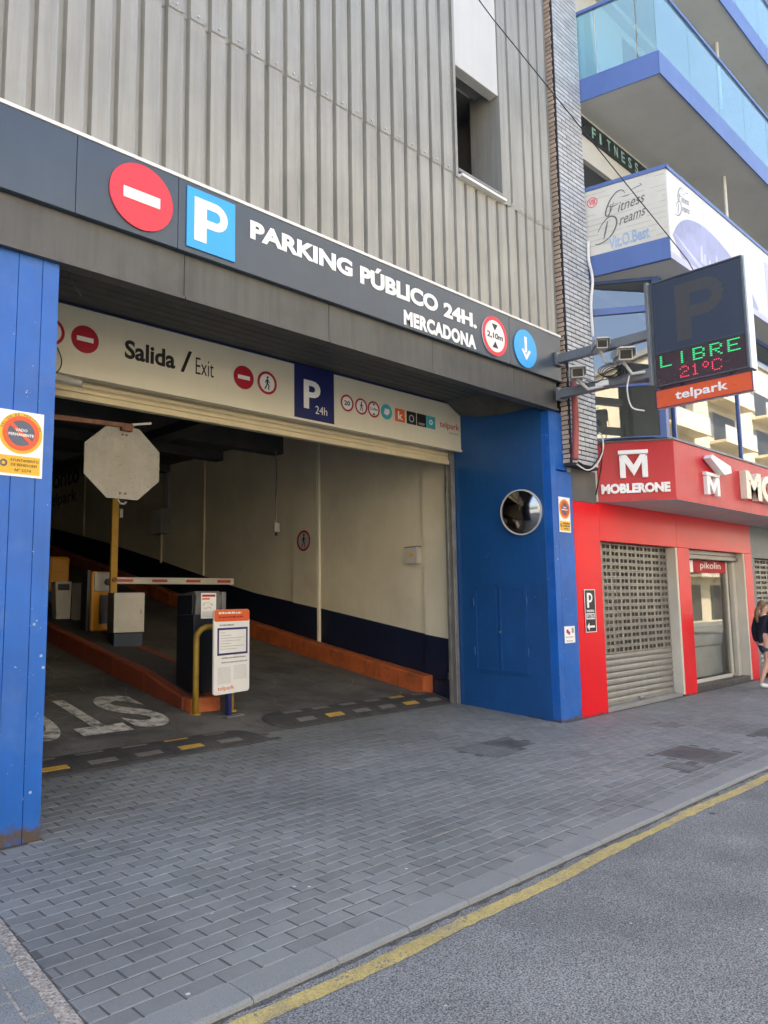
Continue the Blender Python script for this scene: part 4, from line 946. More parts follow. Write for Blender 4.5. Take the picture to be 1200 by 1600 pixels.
# ------------------------------------------------------------------ no-parking plates and notices on the blue pillars
def arc_text(m, f, s, cx, cy, r, a0, a1, h, w):
    for i, ch in enumerate(s):
        if ch == ' ': continue
        a = R(a0+(a1-a0)*i/(len(s)-1)); vs_, fs_ = text_mesh(ch, .01, 0, 1, 2, 0)
        mid = (min(q.x for q in vs_)+max(q.x for q in vs_))/2; sc = h/.7
        out = []
        for q in vs_:
            lx, ly = (q.x-mid)*sc, q.y*sc+r; out.append(f.p(cx+lx*math.cos(a-math.pi/2)-ly*math.sin(a-math.pi/2), cy+lx*math.sin(a-math.pi/2)+ly*math.cos(a-math.pi/2), w))
        m.add(out, fs_)
    return m
def vado(u0, v0, wd, ht, f, label):
    t = thing('no_parking_plate', f.p(u0+wd/2, v0, 0), label, 'sign', 'yellow and white no parking plates on the blue pillars')
    pl = MB().fbox(f, u0, u0+wd, v0, v0+ht, 0, .006).build('plate', 'sign_white', t)
    cx, cy, r = u0+wd*.49, v0+ht*.66, wd*.485
    MB().fdisc(f, cx, cy, r, .0062, .008).build('yellow_disc', 'sign_yellow', t); MB().fdisc(f, cx, cy, r*.66, .0082, .010).build('blue_disc', 'sign_grey_blue', t); MB().fring(f, cx, cy, r*.62, r*.84, .0102, .012).build('red_ring', 'sign_red_orange', t)
    a = R(-42); d = (math.cos(a), math.sin(a)); n = (-d[1], d[0]); L_ = r*.66; q = r*.09
    MB().fpoly(f, [(cx-d[0]*L_-n[0]*q, cy-d[1]*L_-n[1]*q), (cx+d[0]*L_-n[0]*q, cy+d[1]*L_-n[1]*q), (cx+d[0]*L_+n[0]*q, cy+d[1]*L_+n[1]*q), (cx-d[0]*L_+n[0]*q, cy-d[1]*L_+n[1]*q)], .0102, .0115).build('red_stroke', 'sign_red_orange', t)
    words(f, 'VADO', cx-r*.28, cy+r*.08, r*.56, r*.14, 'sign_white', t, w=.0135, bold=.015, res=2); words(f, 'PERMANENTE', cx-r*.58, cy-r*.15, r*1.16, r*.14, 'sign_white', t, w=.0135, bold=.015, res=2)
    arc_text(MB(), f, 'SALIDA DE VEHICULOS', cx, cy, r*.86, 165, 15, r*.11, .0085).build('lettering', 'sign_black', t)
    MB().fbox(f, u0+wd*.02, u0+wd*.94, v0+ht*.04, v0+ht*.31, .0062, .008).build('yellow_band', 'sign_yellow', t)
    words(f, 'AYUNTAMIENTO', u0+wd*.27, v0+ht*.225, wd*.64, ht*.042, 'sign_black', t, w=.0085, res=2); words(f, 'DE BENIDORM', u0+wd*.29, v0+ht*.155, wd*.58, ht*.042, 'sign_black', t, w=.0085, res=2); words(f, 'Nº 2274', u0+wd*.38, v0+ht*.075, wd*.36, ht*.042, 'sign_black', t, w=.0085, res=2)
    MB().fring(f, u0+wd*.13, v0+ht*.19, wd*.04, wd*.085, .0082, .0095, 20).build('crest', 'script_grey', t)
mat('sign_grey_blue', (0.09, 0.11, 0.16), 0.45); mat('sign_red_orange', (0.72, 0.09, 0.03), 0.45)
vado(1.888, 2.615, .318, .49, Fr((0, 5.8295, 0)), 'no parking plate on the left blue pillar')
vado(9.325, 2.60, .29, .50, Fr((0, 5.8495, 0)), 'no parking plate on the right blue pillar beside the red shop')
PF = Fr((0, 5.8495, 0))
t = thing('paper_notice', PF.p(9.44, 1.06, 0), 'small white paper notice stuck on the right blue pillar', 'notice')
MB().fbox(PF, 9.335, 9.60, 1.055, 1.285, 0, .003).build('sheet', 'sign_white', t)
m = MB(); m.fdisc(PF, 9.41, 1.215, .03, .003, .004, 14); m.fdisc(PF, 9.45, 1.19, .025, .003, .004, 14); m.build('mark', 'sign_red_dark', t)
m = dashes(MB(), PF, 9.36, 9.56, 1.13, .012, .003); dashes(m, PF, 9.38, 9.54, 1.075, .016, .003); m.fbox(PF, 9.52, 9.57, 1.19, 1.26, .003, .004); m.build('print', 'sign_grey', t)

# ------------------------------------------------------------------ covers in the pavement
def cover_z(y): return zg(y)
def flat(name, x0, x1, y0, y1, material, parent, dz=0.0, th=.02):
    return MB().add([(x0,y0,zg(y0)+dz),(x1,y0,zg(y0)+dz),(x1,y1,zg(y1)+dz),(x0,y1,zg(y1)+dz),(x0,y0,zg(y0)+dz-th),(x1,y0,zg(y0)+dz-th),(x1,y1,zg(y1)+dz-th),(x0,y1,zg(y1)+dz-th)],
        [(0,1,2,3),(0,4,5,1),(1,5,6,2),(2,6,7,3),(3,7,4,0)]).build(name, material, parent)
def cover(x0, x1, y0, y1, label, kind):
    t = thing('pavement_cover', ((x0+x1)/2, (y0+y1)/2, zg((y0+y1)/2)), label, 'cover')
    for a in ((x0, x1, y0, y0+.03), (x0, x1, y1-.03, y1), (x0, x0+.03, y0+.03, y1-.03), (x1-.03, x1, y0+.03, y1-.03)): flat('frame_side', *a, 'kerb_granite' if kind == 'big' else 'cover_iron', t, .001)
    lid = flat('lid', x0+.036, x1-.036, y0+.036, y1-.036, 'cover_iron' if kind != 'pebble' else 'cover_iron', t, -.0008)
    cx, cy = (x0+x1)/2, (y0+y1)/2
    if kind == 'big':
        m = MB()
        for r0, r1 in ((.10, .12), (.2, .22)):
            N = 28
            for k in range(N):
                a, b = 2*math.pi*k/N, 2*math.pi*(k+1)/N
                pts = [(r0, a), (r1, a), (r1, b), (r0, b)]
                m.add([(cx+r*math.cos(q), cy+r*math.sin(q), zg(cy+r*math.sin(q))+.002) for r, q in pts], [(0,1,2,3)])
        for i in range(9):
            xx = x0+.06+i*(x1-x0-.14)/8; m.add([(xx, y0+.05, zg(y0+.05)+.0005), (xx+.018, y0+.05, zg(y0+.05)+.0005), (xx+.018, y1-.05, zg(y1-.05)+.0005), (xx, y1-.05, zg(y1-.05)+.0005)], [(0,1,2,3)])
        m.build('raised_pattern', 'iron', lid)
    else:
        m = MB(); n = int((x1-x0-.08)/.045); k = int((y1-y0-.08)/.045)
        for i in range(n):
            for j in range(k):
                xx, yy = x0+.05+i*.045, y0+.05+j*.045
                m.add([(xx, yy, zg(yy)+.001), (xx+.026, yy, zg(yy)+.001), (xx+.026, yy+.026, zg(yy)+.001), (xx, yy+.026, zg(yy)+.001), (xx+.013, yy+.013, zg(yy)+.006)], [(0,1,4),(1,2,4),(2,3,4),(3,0,4)])
        m.build('studs', 'granite' if kind == 'pebble' else 'iron', lid, kind='stuff')
cover(7.36, 7.78, 5.30, 5.74, 'small dark iron drain cover in front of right blue pillar', 'iron')
cover(6.80, 7.34, 5.16, 5.80, 'worn pebbled grey cover beside the dark drain cover', 'pebble')
cover(8.12, 8.88, 3.37, 4.10, 'large square manhole cover with ring pattern near the kerb', 'big')
cover(7.66, 7.96, 3.43, 3.74, 'small studded cover between large manhole and kerb', 'pebble')
cover(9.88, 10.22, 4.60, 4.98, 'small studded cover in front of the red shop pier', 'pebble')
cover(10.05, 10.75, 3.30, 3.80, 'dark iron cover at the kerb near the right picture edge', 'iron')

# ================================================================== BRICK PILASTER
bp = thing('brick_pilaster', (9.86, 5.7, 3.6), 'tall pilaster of pale glazed bricks between cladding and balconies', 'pillar')
BX0, BX1, BY = 9.50, 10.215, 5.70
MB().box(BX0+.006, BX1, BY+.006, 6.2, 3.55, 15.4).build('mortar_core', 'mortar', bp)
def brick_mesh(lx, name, material):
    m = MB(); m.bbox(-lx/2, lx/2, -.028, .03, -.027, .027, .003); return m
full = mesh_of(brick_mesh(.227, 'brick', 'brick_glazed'), 'brick', 'brick_glazed'); half = mesh_of(brick_mesh(.109, 'brick', 'brick_glazed'), 'brick', 'brick_glazed')
sm = MB(); sm.bbox(-.006, .006, -.055, .055, -.027, .027, .002); sidem = mesh_of(sm, 'side_brick', 'brick_orange')
cnt = 0; rest = MB(); z = 3.62; row = 0
while z < 15.3:
    x = BX0+.008
    lay = [.2385, .2385, .2385] if row % 2 == 0 else [.12, .2385, .2385, .12]
    for L_ in lay:
        cx = x+L_/2
        if cnt < 285 and z < 9.6:
            o = link('brick', full if L_ > .2 else half, None, bp); o.location = (cx-bp.location.x, BY+.024+random.uniform(-.002, .002)-bp.location.y, z-bp.location.z); cnt += 1
        else: rest.box(cx-L_/2+.004, cx+L_/2-.004, BY-.004, BY+.03, z-.027, z+.027)
        x += L_
    rest_side = (BX0, BY+.09+(.0 if row % 2 else .012), z)
    o = link('side_brick', sidem, None, bp) if row < 150 else None
    if o: o.location = (BX0+.002-bp.location.x, rest_side[1]-bp.location.y, z-bp.location.z)
    z += .0695; row += 1
rest.build('upper_bricks', 'brick_glazed', bp, kind='stuff')
MB().bbox(9.715, 10.40, 5.853, 6.1, 3.075, 3.56, .01).build('concrete_footing', 'concrete_dark', bp, label='grey rough concrete under the bricks')
MB().bbox(9.60, 9.72, 5.86, 6.1, 3.48, 3.56, .01).build('broken_edge', 'concrete', bp)

# ================================================================== LED DISPLAY ON ITS BRACKET
br = thing('sign_bracket', (9.3, 5.1, 4.5), 'two grey steel beams carrying the display out from the facade', 'bracket')
for z0 in (4.99, 4.475):
    MB().bbox(9.24, 9.34, 4.36, 5.74, z0, z0+.125, .006).build('beam', 'grey_steel', br)
    MB().box(9.20, 9.38, 5.70, 5.735, z0-.03, z0+.155).build('wall_plate', 'grey_steel', br)
MB().bbox(9.23, 9.40, 4.325, 4.37, 4.36, 5.74, .006).build('upright', 'grey_steel', br)
ld = thing('led_display', (9.35, 3.74, 4.35), 'dark LED display with P, LIBRE and 21°C on a bracket', 'display')
MB().bbox(9.31, 9.52, 3.155, 4.32, 4.335, 5.735, .012).build('housing', 'led_housing', ld)
LF = Fr((9.309, 0, 0), (0, -1, 0))
MB().fbox(LF, -4.30, -3.175, 4.76, 5.715, .001, .006).build('upper_face', 'led_face', ld); lowf = MB().fbox(LF, -4.30, -3.175, 4.355, 4.757, .001, .006).build('lower_face', 'led_face_low', ld)
m = MB()
for a, b, c, e in ((-4.318, -4.301, 4.34, 5.73), (-3.174, -3.157, 4.34, 5.73), (-4.30, -3.175, 5.716, 5.731), (-4.30, -3.175, 4.340, 4.354)): m.fbox(LF, a, b, c, e, .001, .02)
m.build('bezel', 'led_housing', ld)
MB().box(9.32, 9.50, 3.135, 3.154, 4.34, 5.73).build('edge_cover', 'led_edge', ld)
m = MB()  # unlit dots of the big P
pu0, pu1, pv0, pv1 = -4.0, -3.40, 4.87, 5.60; st = .19
for i in range(100):
    for j in range(100):
        u, v = pu0+.0105+i*.021, pv0+.0105+j*.021
        if u > pu1 or v > pv1: continue
        ok = u < pu0+st
        cy, rb = pv1-.225, .225; cx = pu1-rb
        dx, dy = u-cx, v-cy; rr = math.hypot(dx, dy) if u > cx else abs(dy)
        if u >= pu0 and rr < rb and rr > rb-.135: ok = True
        if ok: m.fbox(LF, u-.0062, u+.0062, v-.0062, v+.0062, .006, .0085)
m.build('unlit_letter', 'led_off', ld)
m = MB()
for i in range(53):
    for v in (4.785, 5.69): m.fbox(LF, -4.28+i*.0208, -4.272+i*.0208, v-.004, v+.004, .006, .008)
for j in range(43):
    for u in (-4.278, -3.2): m.fbox(LF, u-.004, u+.004, 4.80+j*.0207, 4.808+j*.0207, .006, .008)
m.build('unlit_border', 'led_off', ld)
FONT57 = {'L': ['10000']*6+['11111'], 'I': ['00100']*7, 'B': ['11110','10001','10001','11110','10001','10001','11110'], 'R': ['11110','10001','10001','11110','10100','10010','10001'],
          'E': ['11111','10000','10000','11110','10000','10000','11111'], '2': ['01110','10001','00001','00110','01000','10000','11111'], '1': ['00100','01100','00100','00100','00100','00100','01110'],
          'o': ['01100','10010','10010','01100','00000','00000','00000'], 'C': ['01110','10001','10000','10000','10000','10001','01110']}
def led_char(ch, u, v, w_, h_, material, thick, r):
    m = MB(); rows = FONT57[ch]
    for j, row_ in enumerate(rows):
        for i, c in enumerate(row_):
            if c == '1':
                x, y = u+w_*i/4, v+h_*(1-j/6)
                m.fdisc(LF, x, y, r, .006, .0095, 8)
                if thick: m.fdisc(LF, x+w_*.11, y, r, .006, .0095, 8) if i < 4 or True else None
    m.build('led_character', material, ld)
for i, ch in enumerate('LIBRE'): led_char(ch, -4.235+i*.212, 4.592, .122, .135, 'led_green', True, .0075)
for ch, u, w_ in (('2', -3.985, .1), ('1', -3.845, .09), ('o', -3.70, .085), ('C', -3.585, .105)): led_char(ch, u, 4.405, w_, .125, 'led_red', False, .0085)
np_ = MB().bbox(9.325, 9.40, 3.135, 4.335, 4.062, 4.305, .008).build('name_plate', 'led_edge', ld)
NFp = Fr((9.3245, 0, 0), (0, -1, 0)); MB().fbox(NFp, -4.325, -3.145, 4.072, 4.295, 0, .005).build('orange_face', 'plate_orange', np_)
m = MB()
for a, b, c, e in ((-4.333, -4.3255, 4.064, 4.303), (-3.1445, -3.137, 4.064, 4.303), (-4.325, -3.145, 4.2955, 4.303), (-4.325, -3.145, 4.064, 4.0715)): m.fbox(NFp, a, b, c, e, 0, .012)
m.build('frame', 'sign_navy', np_)
words(NFp, 'telpark', -4.08, 4.105, .655, .145, 'sign_white', np_, w=.0065, bold=.022)
m = MB()
for y in (3.4, 4.0): m.box(9.35, 9.38, y-.02, y+.02, 4.305, 4.336)
m.build('hanger', 'dark_steel', ld)
# security cameras on the bracket
def cctv(pos, aim, label, size=1.0, foot=None):
    p = Vector(pos); a = Vector(aim).normalized(); sx = a.cross(Vector((0, 0, 1))).normalized(); sz = sx.cross(a)
    t = thing('security_camera', p, label, 'camera', 'white security cameras on the display bracket')
    def bx(l0, l1, w_, h0, h1, wt=None):
        wt = w_ if wt is None else wt
        vs_ = [p+a*l*size+sx*s*ww*size+sz*h*size for l in (l0, l1) for (s, h, ww) in ((-1, h0, w_), (1, h0, w_), (1, h1, wt), (-1, h1, wt))]
        return MB().add(vs_, [(0,1,2,3),(7,6,5,4),(0,4,5,1),(1,5,6,2),(2,6,7,3),(3,7,4,0)])
    bx(-.17, .12, .062, -.055, .045).build('body', 'camera_white', t); bx(-.19, .17, .078, .048, .062, .06).build('hood', 'camera_white', t)
    bx(.1205, .124, .052, -.045, .035).build('front_glass', 'lens', t)
    m = bx(-.10, .165, .08, -.03, .0475, .079); m2 = MB(); 
    for s in (-1, 1):
        vs_ = [p+a*l*size+sx*s*ww*size+sz*h*size for l in (-.15, .165) for (h, ww) in ((-.02, .08), (-.02, .084), (.05, .084), (.05, .08))]
        m2.add(vs_, [(0,1,2,3),(7,6,5,4),(0,4,5,1),(1,5,6,2),(2,6,7,3),(3,7,4,0)])
    m2.build('hood_side', 'camera_white', t)
    if foot is not None: MB().tube([p-a*.02*size-sz*.055*size, p-sz*.11*size+(Vector(foot)-p)*.4, Vector(foot)], .022, 10).build('arm', 'camera_white', t)
    return t
cctv((9.14, 4.98, 5.03), (-.75, -.62, -.08), 'security camera on top of the upper bracket beam', 1.15, (9.24, 4.86, 4.78))
cctv((9.05, 5.30, 4.70), (-.8, -.55, -.15), 'security camera nearest the brick pilaster on the lower beam', 1.3, (9.24, 5.02, 4.50))
cctv((9.06, 4.62, 4.79), (-.75, -.62, -.18), 'security camera beside the dark LED display', 1.38, (9.24, 4.42, 4.56))
t = thing('cable_coil', (9.18, 4.92, 4.55), 'loose black cable coil hanging between the cameras', 'cable')
m = MB()
for k in range(5):
    r_ = .10+.012*k; m.tube([(9.19-.01*k+.02*math.sin(a*2+k), 4.86+r_*1.15*math.cos(a), 4.63+r_*.55*math.sin(a)+.012*k) for a in [2*math.pi*i/20 for i in range(21)]], .006, 5)
m.tube(smoothcurve([(9.2, 5.25, 4.62), (9.2, 5.1, 4.56), (9.19, 4.95, 4.62)]), .007, 5); m.tube(smoothcurve([(9.18, 4.8, 4.98), (9.19, 4.75, 4.8), (9.19, 4.80, 4.68)]), .006, 5)
m.tube(smoothcurve([(9.15, 4.66, 4.72), (9.18, 4.7, 4.6), (9.19, 4.86, 4.56)]), .006, 5)
m.build('coil', 'cable_black', t); MB().tube(smoothcurve([(9.2, 4.62, 4.55), (9.16, 4.64, 4.35), (9.18, 4.6, 4.12), (9.22, 4.45, 4.05)]), .01, 6).build('white_lead', 'pipe_white', t); MB().box(9.205, 9.239, 4.94, 5.12, 4.50, 4.57).build('tag', 'sign_white', t)
MB().tube(smoothcurve([(9.52, 5.64, 4.75), (9.50, 5.62, 4.45), (9.53, 5.64, 4.1), (9.52, 5.67, 3.62)]), .048, 12).build('red_conduit', 'pipe_red', smooth=True, label='faded red conduit pipe running down beside the pale bricks', cat='pipe')
t = thing('facade_cables', (9.9, 5.66, 3.6), 'tangle of thin cables draped at the foot of the bricks', 'cable')
for pts, c in (([(9.55, 5.66, 3.56), (9.8, 5.64, 3.5), (10.05, 5.62, 3.62), (10.2, 5.6, 3.85), (10.23, 5.62, 4.05), (10.16, 5.63, 4.1)], 'pipe_white'), ([(9.6, 5.67, 3.6), (9.9, 5.64, 3.56), (10.15, 5.60, 3.8), (10.4, 5.65, 4.02), (11.0, 5.0, 4.05)], 'cable_black'), ([(10.2, 5.62, 3.9), (10.26, 5.68, 3.6), (10.28, 5.80, 3.2)], 'cable_black')):
    MB().tube(smoothcurve(pts), .011, 6).build('cable', c, t)
MB().tube(smoothcurve([(10.20, 5.67, 7.1), (10.17, 5.66, 6.8), (10.22, 5.64, 6.5), (10.17, 5.66, 6.1), (10.19, 5.67, 5.75), (10.21, 5.68, 5.6)]), .022, 8).build('white_cable_loop', 'pipe_white', label='white cable running down the right edge of the bricks', cat='cable')
MB().tube([(6.30, 6.18-.02, 11.02), (7.83, 5.60, 9.44), (10.41, 4.47, 6.77), (10.9, 4.46, 6.62), (11.6, 4.45, 6.2)], .0075, 6).build('overhead_cable', 'cable_black', label='black cable slanting across the cladding and the banner corner', cat='cable')

# ================================================================== RED FURNITURE SHOP
sh = thing('red_shop_front', (13, 5.85, 0), 'red panelled furniture shop front with canopy lettering MOBLERONE', 'shop')
for a, b, z0, z1 in ((9.712, 10.43, 0, 3.072), (13.055, 13.53, 0, 2.525), (16.135, 16.52, 0, 2.525)):
    MB().bbox(a, b, 5.85, 6.15, z0-.03, z1, .004).build('pier_panel', 'shop_red', sh)
for a, b in ((10.432, 13.05), (13.054, 16.52)): MB().bbox(a, b, 5.85, 6.0, 2.527, 3.108, .004).build('header_panel', 'shop_red', sh)
MB().bbox(10.432, 13.0, 5.88, 6.3, -.03, .045, .008).build('threshold', 'concrete', sh); MB().bbox(13.532, 16.13, 5.87, 6.5, -.03, .10, .01).build('threshold', 'iron', sh)
for a in (12.98, 16.06): MB().bbox(a, a+.072, 5.852, 6.20, .02, 2.524, .004).build('door_reveal', 'shop_beige', sh)
MB().bbox(10.432, 10.47, 5.90, 6.2, .046, 2.524, .004).build('door_reveal', 'shop_beige', sh)
# see-through roller shutter of the first opening
def shop_shutter(x0, x1, z1, label, nper, nsol):
    t = thing('shop_shutter', ((x0+x1)/2, 6.03, .05), label, 'shutter', 'see-through roller shutters of the shops'); z = .05; hs = .0955
    def slat_solid(z):
        m = MB(); sec = [(6.03, z), (6.018, z+.02), (6.015, z+hs*.5), (6.02, z+hs*.8), (6.03, z+hs-.004), (6.045, z+hs-.004), (6.045, z)]
        m.add([(x0, a, b) for a, b in sec]+[(x1, a, b) for a, b in sec], [list(range(7)), list(range(13, 6, -1))]+[(k, 7+k, 7+(k+1)%7, (k+1)%7) for k in range(7)]); return m
    m0 = None
    for i in range(nsol): slat_solid(z).build('slat', 'shutter_metal', t); z += hs
    hp = (z1-z)/nper
    proto = None
    for i in range(nper):
        if proto is None:
            m = MB(); m.box(x0, x1, 6.018, 6.045, 0, hp*.22).box(x0, x1, 6.014, 6.045, hp*.78, hp-.003)
            m.box(x0, x1, 6.010, 6.018, hp*.02, hp*.12)
            x = x0; n = 9; st = (x1-x0)/n
            for k in range(n+1):
                a = max(x0, x0+k*st-.03); b = min(x1, x0+k*st+.03); m.box(a, b, 6.02, 6.043, hp*.22, hp*.78)
                if k < n: m.box(x0+(k+.5)*st-.012, x0+(k+.5)*st+.012, 6.024, 6.040, hp*.22, hp*.78)
            proto = mesh_of(m, 'perforated_slat', 'shutter_metal')
        o = link('perforated_slat', proto, None, t); o.location = -t.location+Vector((0, 0, z)); z += hp
    MB().bbox(x0, x1, 6.0, 6.06, .047, .075, .004).build('bottom_rail', 'shutter_metal', t)
    MB().cyl(((x0+x1)/2-.06, 5.985, .085), ((x0+x1)/2+.06, 5.985, .085), .025, 10).build('lock', 'galvanised', t)
shop_shutter(10.475, 12.975, 2.52, 'grey see-through roller shutter closed beside the black P sign', 16, 8)
MB().box(10.44, 12.98, 6.9, 6.95, 0, 3.1).build('shop_back_wall', 'shop_interior', sh); MB().box(10.44, 12.98, 6.2, 6.9, .0, .05).build('shop_floor', 'concrete', sh)
# open show window: raised shutter, frame, glass, room
for i in range(2): MB().bbox(13.54, 16.05, 5.95+i*.02, 6.05, 2.36+i*.085, 2.44+i*.085, .01).build('raised_shutter_slat', 'shutter_metal', sh)
m = MB(); m.box(15.72, 15.80, 6.08, 6.14, .14, 2.35).box(15.90, 16.05, 6.02, 6.16, .10, 2.35).box(13.54, 15.72, 6.08, 6.14, .10, .16); m.build('window_frame', 'shop_beige', sh)
MB().box(13.54, 15.72, 6.10, 6.108, .16, 2.35).build('window_pane', 'shop_glass', sh)
MB().box(15.81, 15.895, 6.09, 6.097, .16, 2.35).build('window_pane', 'shop_glass', sh)
m = MB(); m.add([(13.0,6.2,.10),(17.2,6.2,.10),(17.2,10,.10),(13.0,10,.10),(13.0,6.2,2.9),(17.2,6.2,2.9),(17.2,10,2.9),(13.0,10,2.9)], [(0,1,2,3),(4,7,6,5),(1,5,6,2),(2,6,7,3),(3,7,4,0)]); m.build('show_room', 'shop_interior', sh)
MB().box(16.1, 16.5, 6.5, 9.9, .11, 2.85).build('room_column', 'wall_cream', sh)
GF = Fr((0, 6.078, 0))
t = thing('window_banner', GF.p(14.9, 2.12, 0), 'red window banner reading pikolin beside a white strip', 'sign')
MB().fbox(GF, 14.18, 15.70, 2.12, 2.345, 0, .004).build('red_field', 'banner_red', t); MB().fbox(GF, 13.56, 14.178, 2.12, 2.345, 0, .004).build('white_field', 'sign_white', t)
words(GF, 'pikolin', 14.5, 2.16, .95, .165, 'sign_white', t, w=.0055); words(GF, 'EX', 13.62, 2.19, .2, .09, 'sign_black', t, w=.0055, bold=.02)
t = thing('bed', (15.2, 6.75, .1), 'pale grey upholstered bed end behind the show window glass', 'bed')
MB().bbox(14.5, 15.95, 6.35, 7.9, .12, .70, .03).build('base', 'mattress', t); MB().bbox(14.46, 15.98, 6.32, 7.95, .705, .93, .05).build('mattress', 'mattress', t)
for x, y, z, wd, h in ((14.8, 9.96, 1.9, .5, .4), (15.5, 9.96, 1.35, .5, .5), (14.2, 9.96, 1.3, .4, .5)):
    t = thing('wall_picture', (x, y, z), {14.8: 'upper dark picture on the showroom back wall', 15.5: 'right dark picture on the showroom back wall', 14.2: 'left dark picture on the showroom back wall'}[x], 'picture', 'pictures on the showroom wall')
    MB().box(x, x+wd, y, y+.03, z, z+h).build('frame', 'black_plastic', t); MB().box(x+.04, x+wd-.04, y-.006, y-.001, z+.04, z+h-.04).build('print', 'sign_grey', t)
# canopy box
C0, C1 = Vector((10.45, 5.848, 0)), Vector((11.087, 4.93, 0)); ZB, ZT = 3.11, 4.01
cp = MB().add([(10.45,5.848,ZB),(11.087,4.93,ZB),(34,4.93,ZB),(34,5.848,ZB),(10.45,5.848,ZT),(11.087,4.93,ZT),(34,4.93,ZT),(34,5.848,ZT)], [(0,1,5,4),(1,2,6,5),(4,5,6,7),(2,3,7,6),(3,0,4,7)]).build('canopy', 'canopy_red', sh)
MB().add([(10.46,5.846,ZB+.002),(11.09,4.94,ZB+.002),(34,4.94,ZB+.002),(34,5.846,ZB+.002),(10.46,5.846,ZB-.002),(11.09,4.94,ZB-.002),(34,4.94,ZB-.002),(34,5.846,ZB-.002)], [(4,7,6,5),(0,1,5,4),(1,2,6,5)]).build('canopy_soffit', 'stucco', sh)
MB().add([(10.43,5.84,ZT+.002),(11.075,4.91,ZT+.002),(34,4.91,ZT+.002),(34,5.84,ZT+.002),(10.43,5.84,ZT+.025),(11.075,4.91,ZT+.025),(34,4.91,ZT+.025),(34,5.84,ZT+.025)], [(0,1,5,4),(1,2,6,5),(4,5,6,7),(3,2,1,0)]).build('canopy_capping', 'grey_steel', sh)
CS = Fr(C0, (C1-C0), (0, 0, 1)); CL = Fr((0, 4.93, 0))
def logoM(f, u, v, w_, h, d0, d1):
    """emblem: a bar above an M of two posts and a V"""
    m = MB(); k = w_
    m.fpoly(f, [(u-.04*k, v+.86*h), (u+1.04*k, v+.86*h), (u+1.04*k, v+h), (u-.04*k, v+h)], d0, d1)
    m.fpoly(f, [(u, v), (u+.2*k, v), (u+.2*k, v+.60*h), (u, v+.82*h)], d0, d1); m.fpoly(f, [(u+.8*k, v), (u+k, v), (u+k, v+.82*h), (u+.8*k, v+.60*h)], d0, d1)
    m.fpoly(f, [(u+.03*k, v+.83*h), (u+.25*k, v+.83*h), (u+.5*k, v+.46*h), (u+.75*k, v+.83*h), (u+.97*k, v+.83*h), (u+.5*k, v+.06*h)], d0+.001, d1+.001)
    return m
logoM(CS, .325, 3.455, .40, .42, .001, .05).build('emblem', 'sign_white', cp)
words(CS, 'MOBLERONE', .04, 3.225, .995, .148, 'sign_white', cp, w=.02, bold=.055, thick=.03)
m = MB()
lg = logoM(CL, 12.10, 3.27, .50, .36, .001, .06); lg.build('emblem', 'sign_white', cp)
MB().fpoly(CL, [(12.10, 3.84), (12.18, 3.90), (12.90, 3.79), (12.92, 3.68), (12.62, 3.62)], .02, .14).build('tilted_bar', 'sign_white', cp)
words(CL, 'MOBLERONE', 13.62, 3.32, 5.6, .50, 'cream_board', cp, w=.06, bold=.05, thick=.11)
# black P sign on the red pier
t = thing('parking_direction_sign', (10.02, 5.85, 1.18), 'narrow black sign with white P and left arrow on red pier', 'sign')
KF = Fr((0, 5.8495, 0)); MB().fbox(KF, 9.885, 10.185, 1.18, 1.795, 0, .008).build('panel', 'sign_black', t)
m = MB()
for a, b, c, e in ((9.885, 10.185, 1.18, 1.19), (9.885, 10.185, 1.785, 1.795), (9.885, 9.895, 1.19, 1.785), (10.175, 10.185, 1.19, 1.785)): m.fbox(KF, a, b, c, e, .0081, .012)
m.build('border', 'sign_white', t)
bold_P(MB(), KF, 9.955, 1.53, .15, .215, .0082, .011, .34).build('letter', 'sign_white', t)
words(KF, 'PARKING', 9.93, 1.468, .21, .035, 'sign_white', t, w=.0105, bold=.02, res=2); MB().fbox(KF, 9.92, 10.15, 1.365, 1.452, .0082, .010).build('white_field', 'sign_white', t)
words(KF, 'GRATIS', 9.935, 1.378, .2, .06, 'sign_black', t, w=.0105, bold=.02, res=2)
m = MB(); m.fbox(KF, 9.97, 10.14, 1.245, 1.275, .0082, .011); m.fpoly(KF, [(9.925, 1.26), (9.99, 1.205), (9.99, 1.315)], .0085, .0115); m.build('arrow', 'sign_white', t)
# neighbouring grey shop with its own shutter
gs = thing('grey_shop_front', (18, 5.85, 0), 'blue grey shop front past the red shop', 'shop')
MB().bbox(16.524, 34, 5.86, 6.0, 2.45, 3.108, .004).build('header_panel', 'grey_steel', gs); MB().bbox(16.524, 16.70, 5.86, 6.15, -.03, 2.448, .004).build('pier_panel', 'grey_steel', gs)
MB().box(16.7, 34, 6.9, 6.95, 0, 3.1).build('back_wall', 'shop_interior', gs); MB().bbox(20.0, 34, 5.86, 6.15, -.03, 2.448, .004).build('pier_panel', 'stucco', gs)
shop_shutter(16.72, 19.98, 2.44, 'grey see-through roller shutter behind the walking person', 14, 9)

# ================================================================== BLUE BALCONY BUILDING
bb = thing('balcony_building', (16, 5.85, 4.0), 'apartment building with blue banded glass balconies over the shops', 'building')
m = MB(); m.box(10.3, 34, 8.6, 30, -.1, 26).box(10.3, 34, 5.86, 8.6, 3.115, 3.9).box(34, 34.3, 4.5, 30, -.1, 26); m.build('main_wall', 'stucco', bb)
m = MB(); m.box(10.225, 10.30, 5.86, 8.6, 3.6, 26); m.build('party_wall', 'stucco', bb)
m = MB()
for z in (6.54, 9.45, 12.22, 15.0, 17.8, 20.6, 23.4, 25.8): m.box(10.3, 34, 5.86, 8.6, z-.1, z+.15)
m.build('floor_slab', 'stucco', bb)
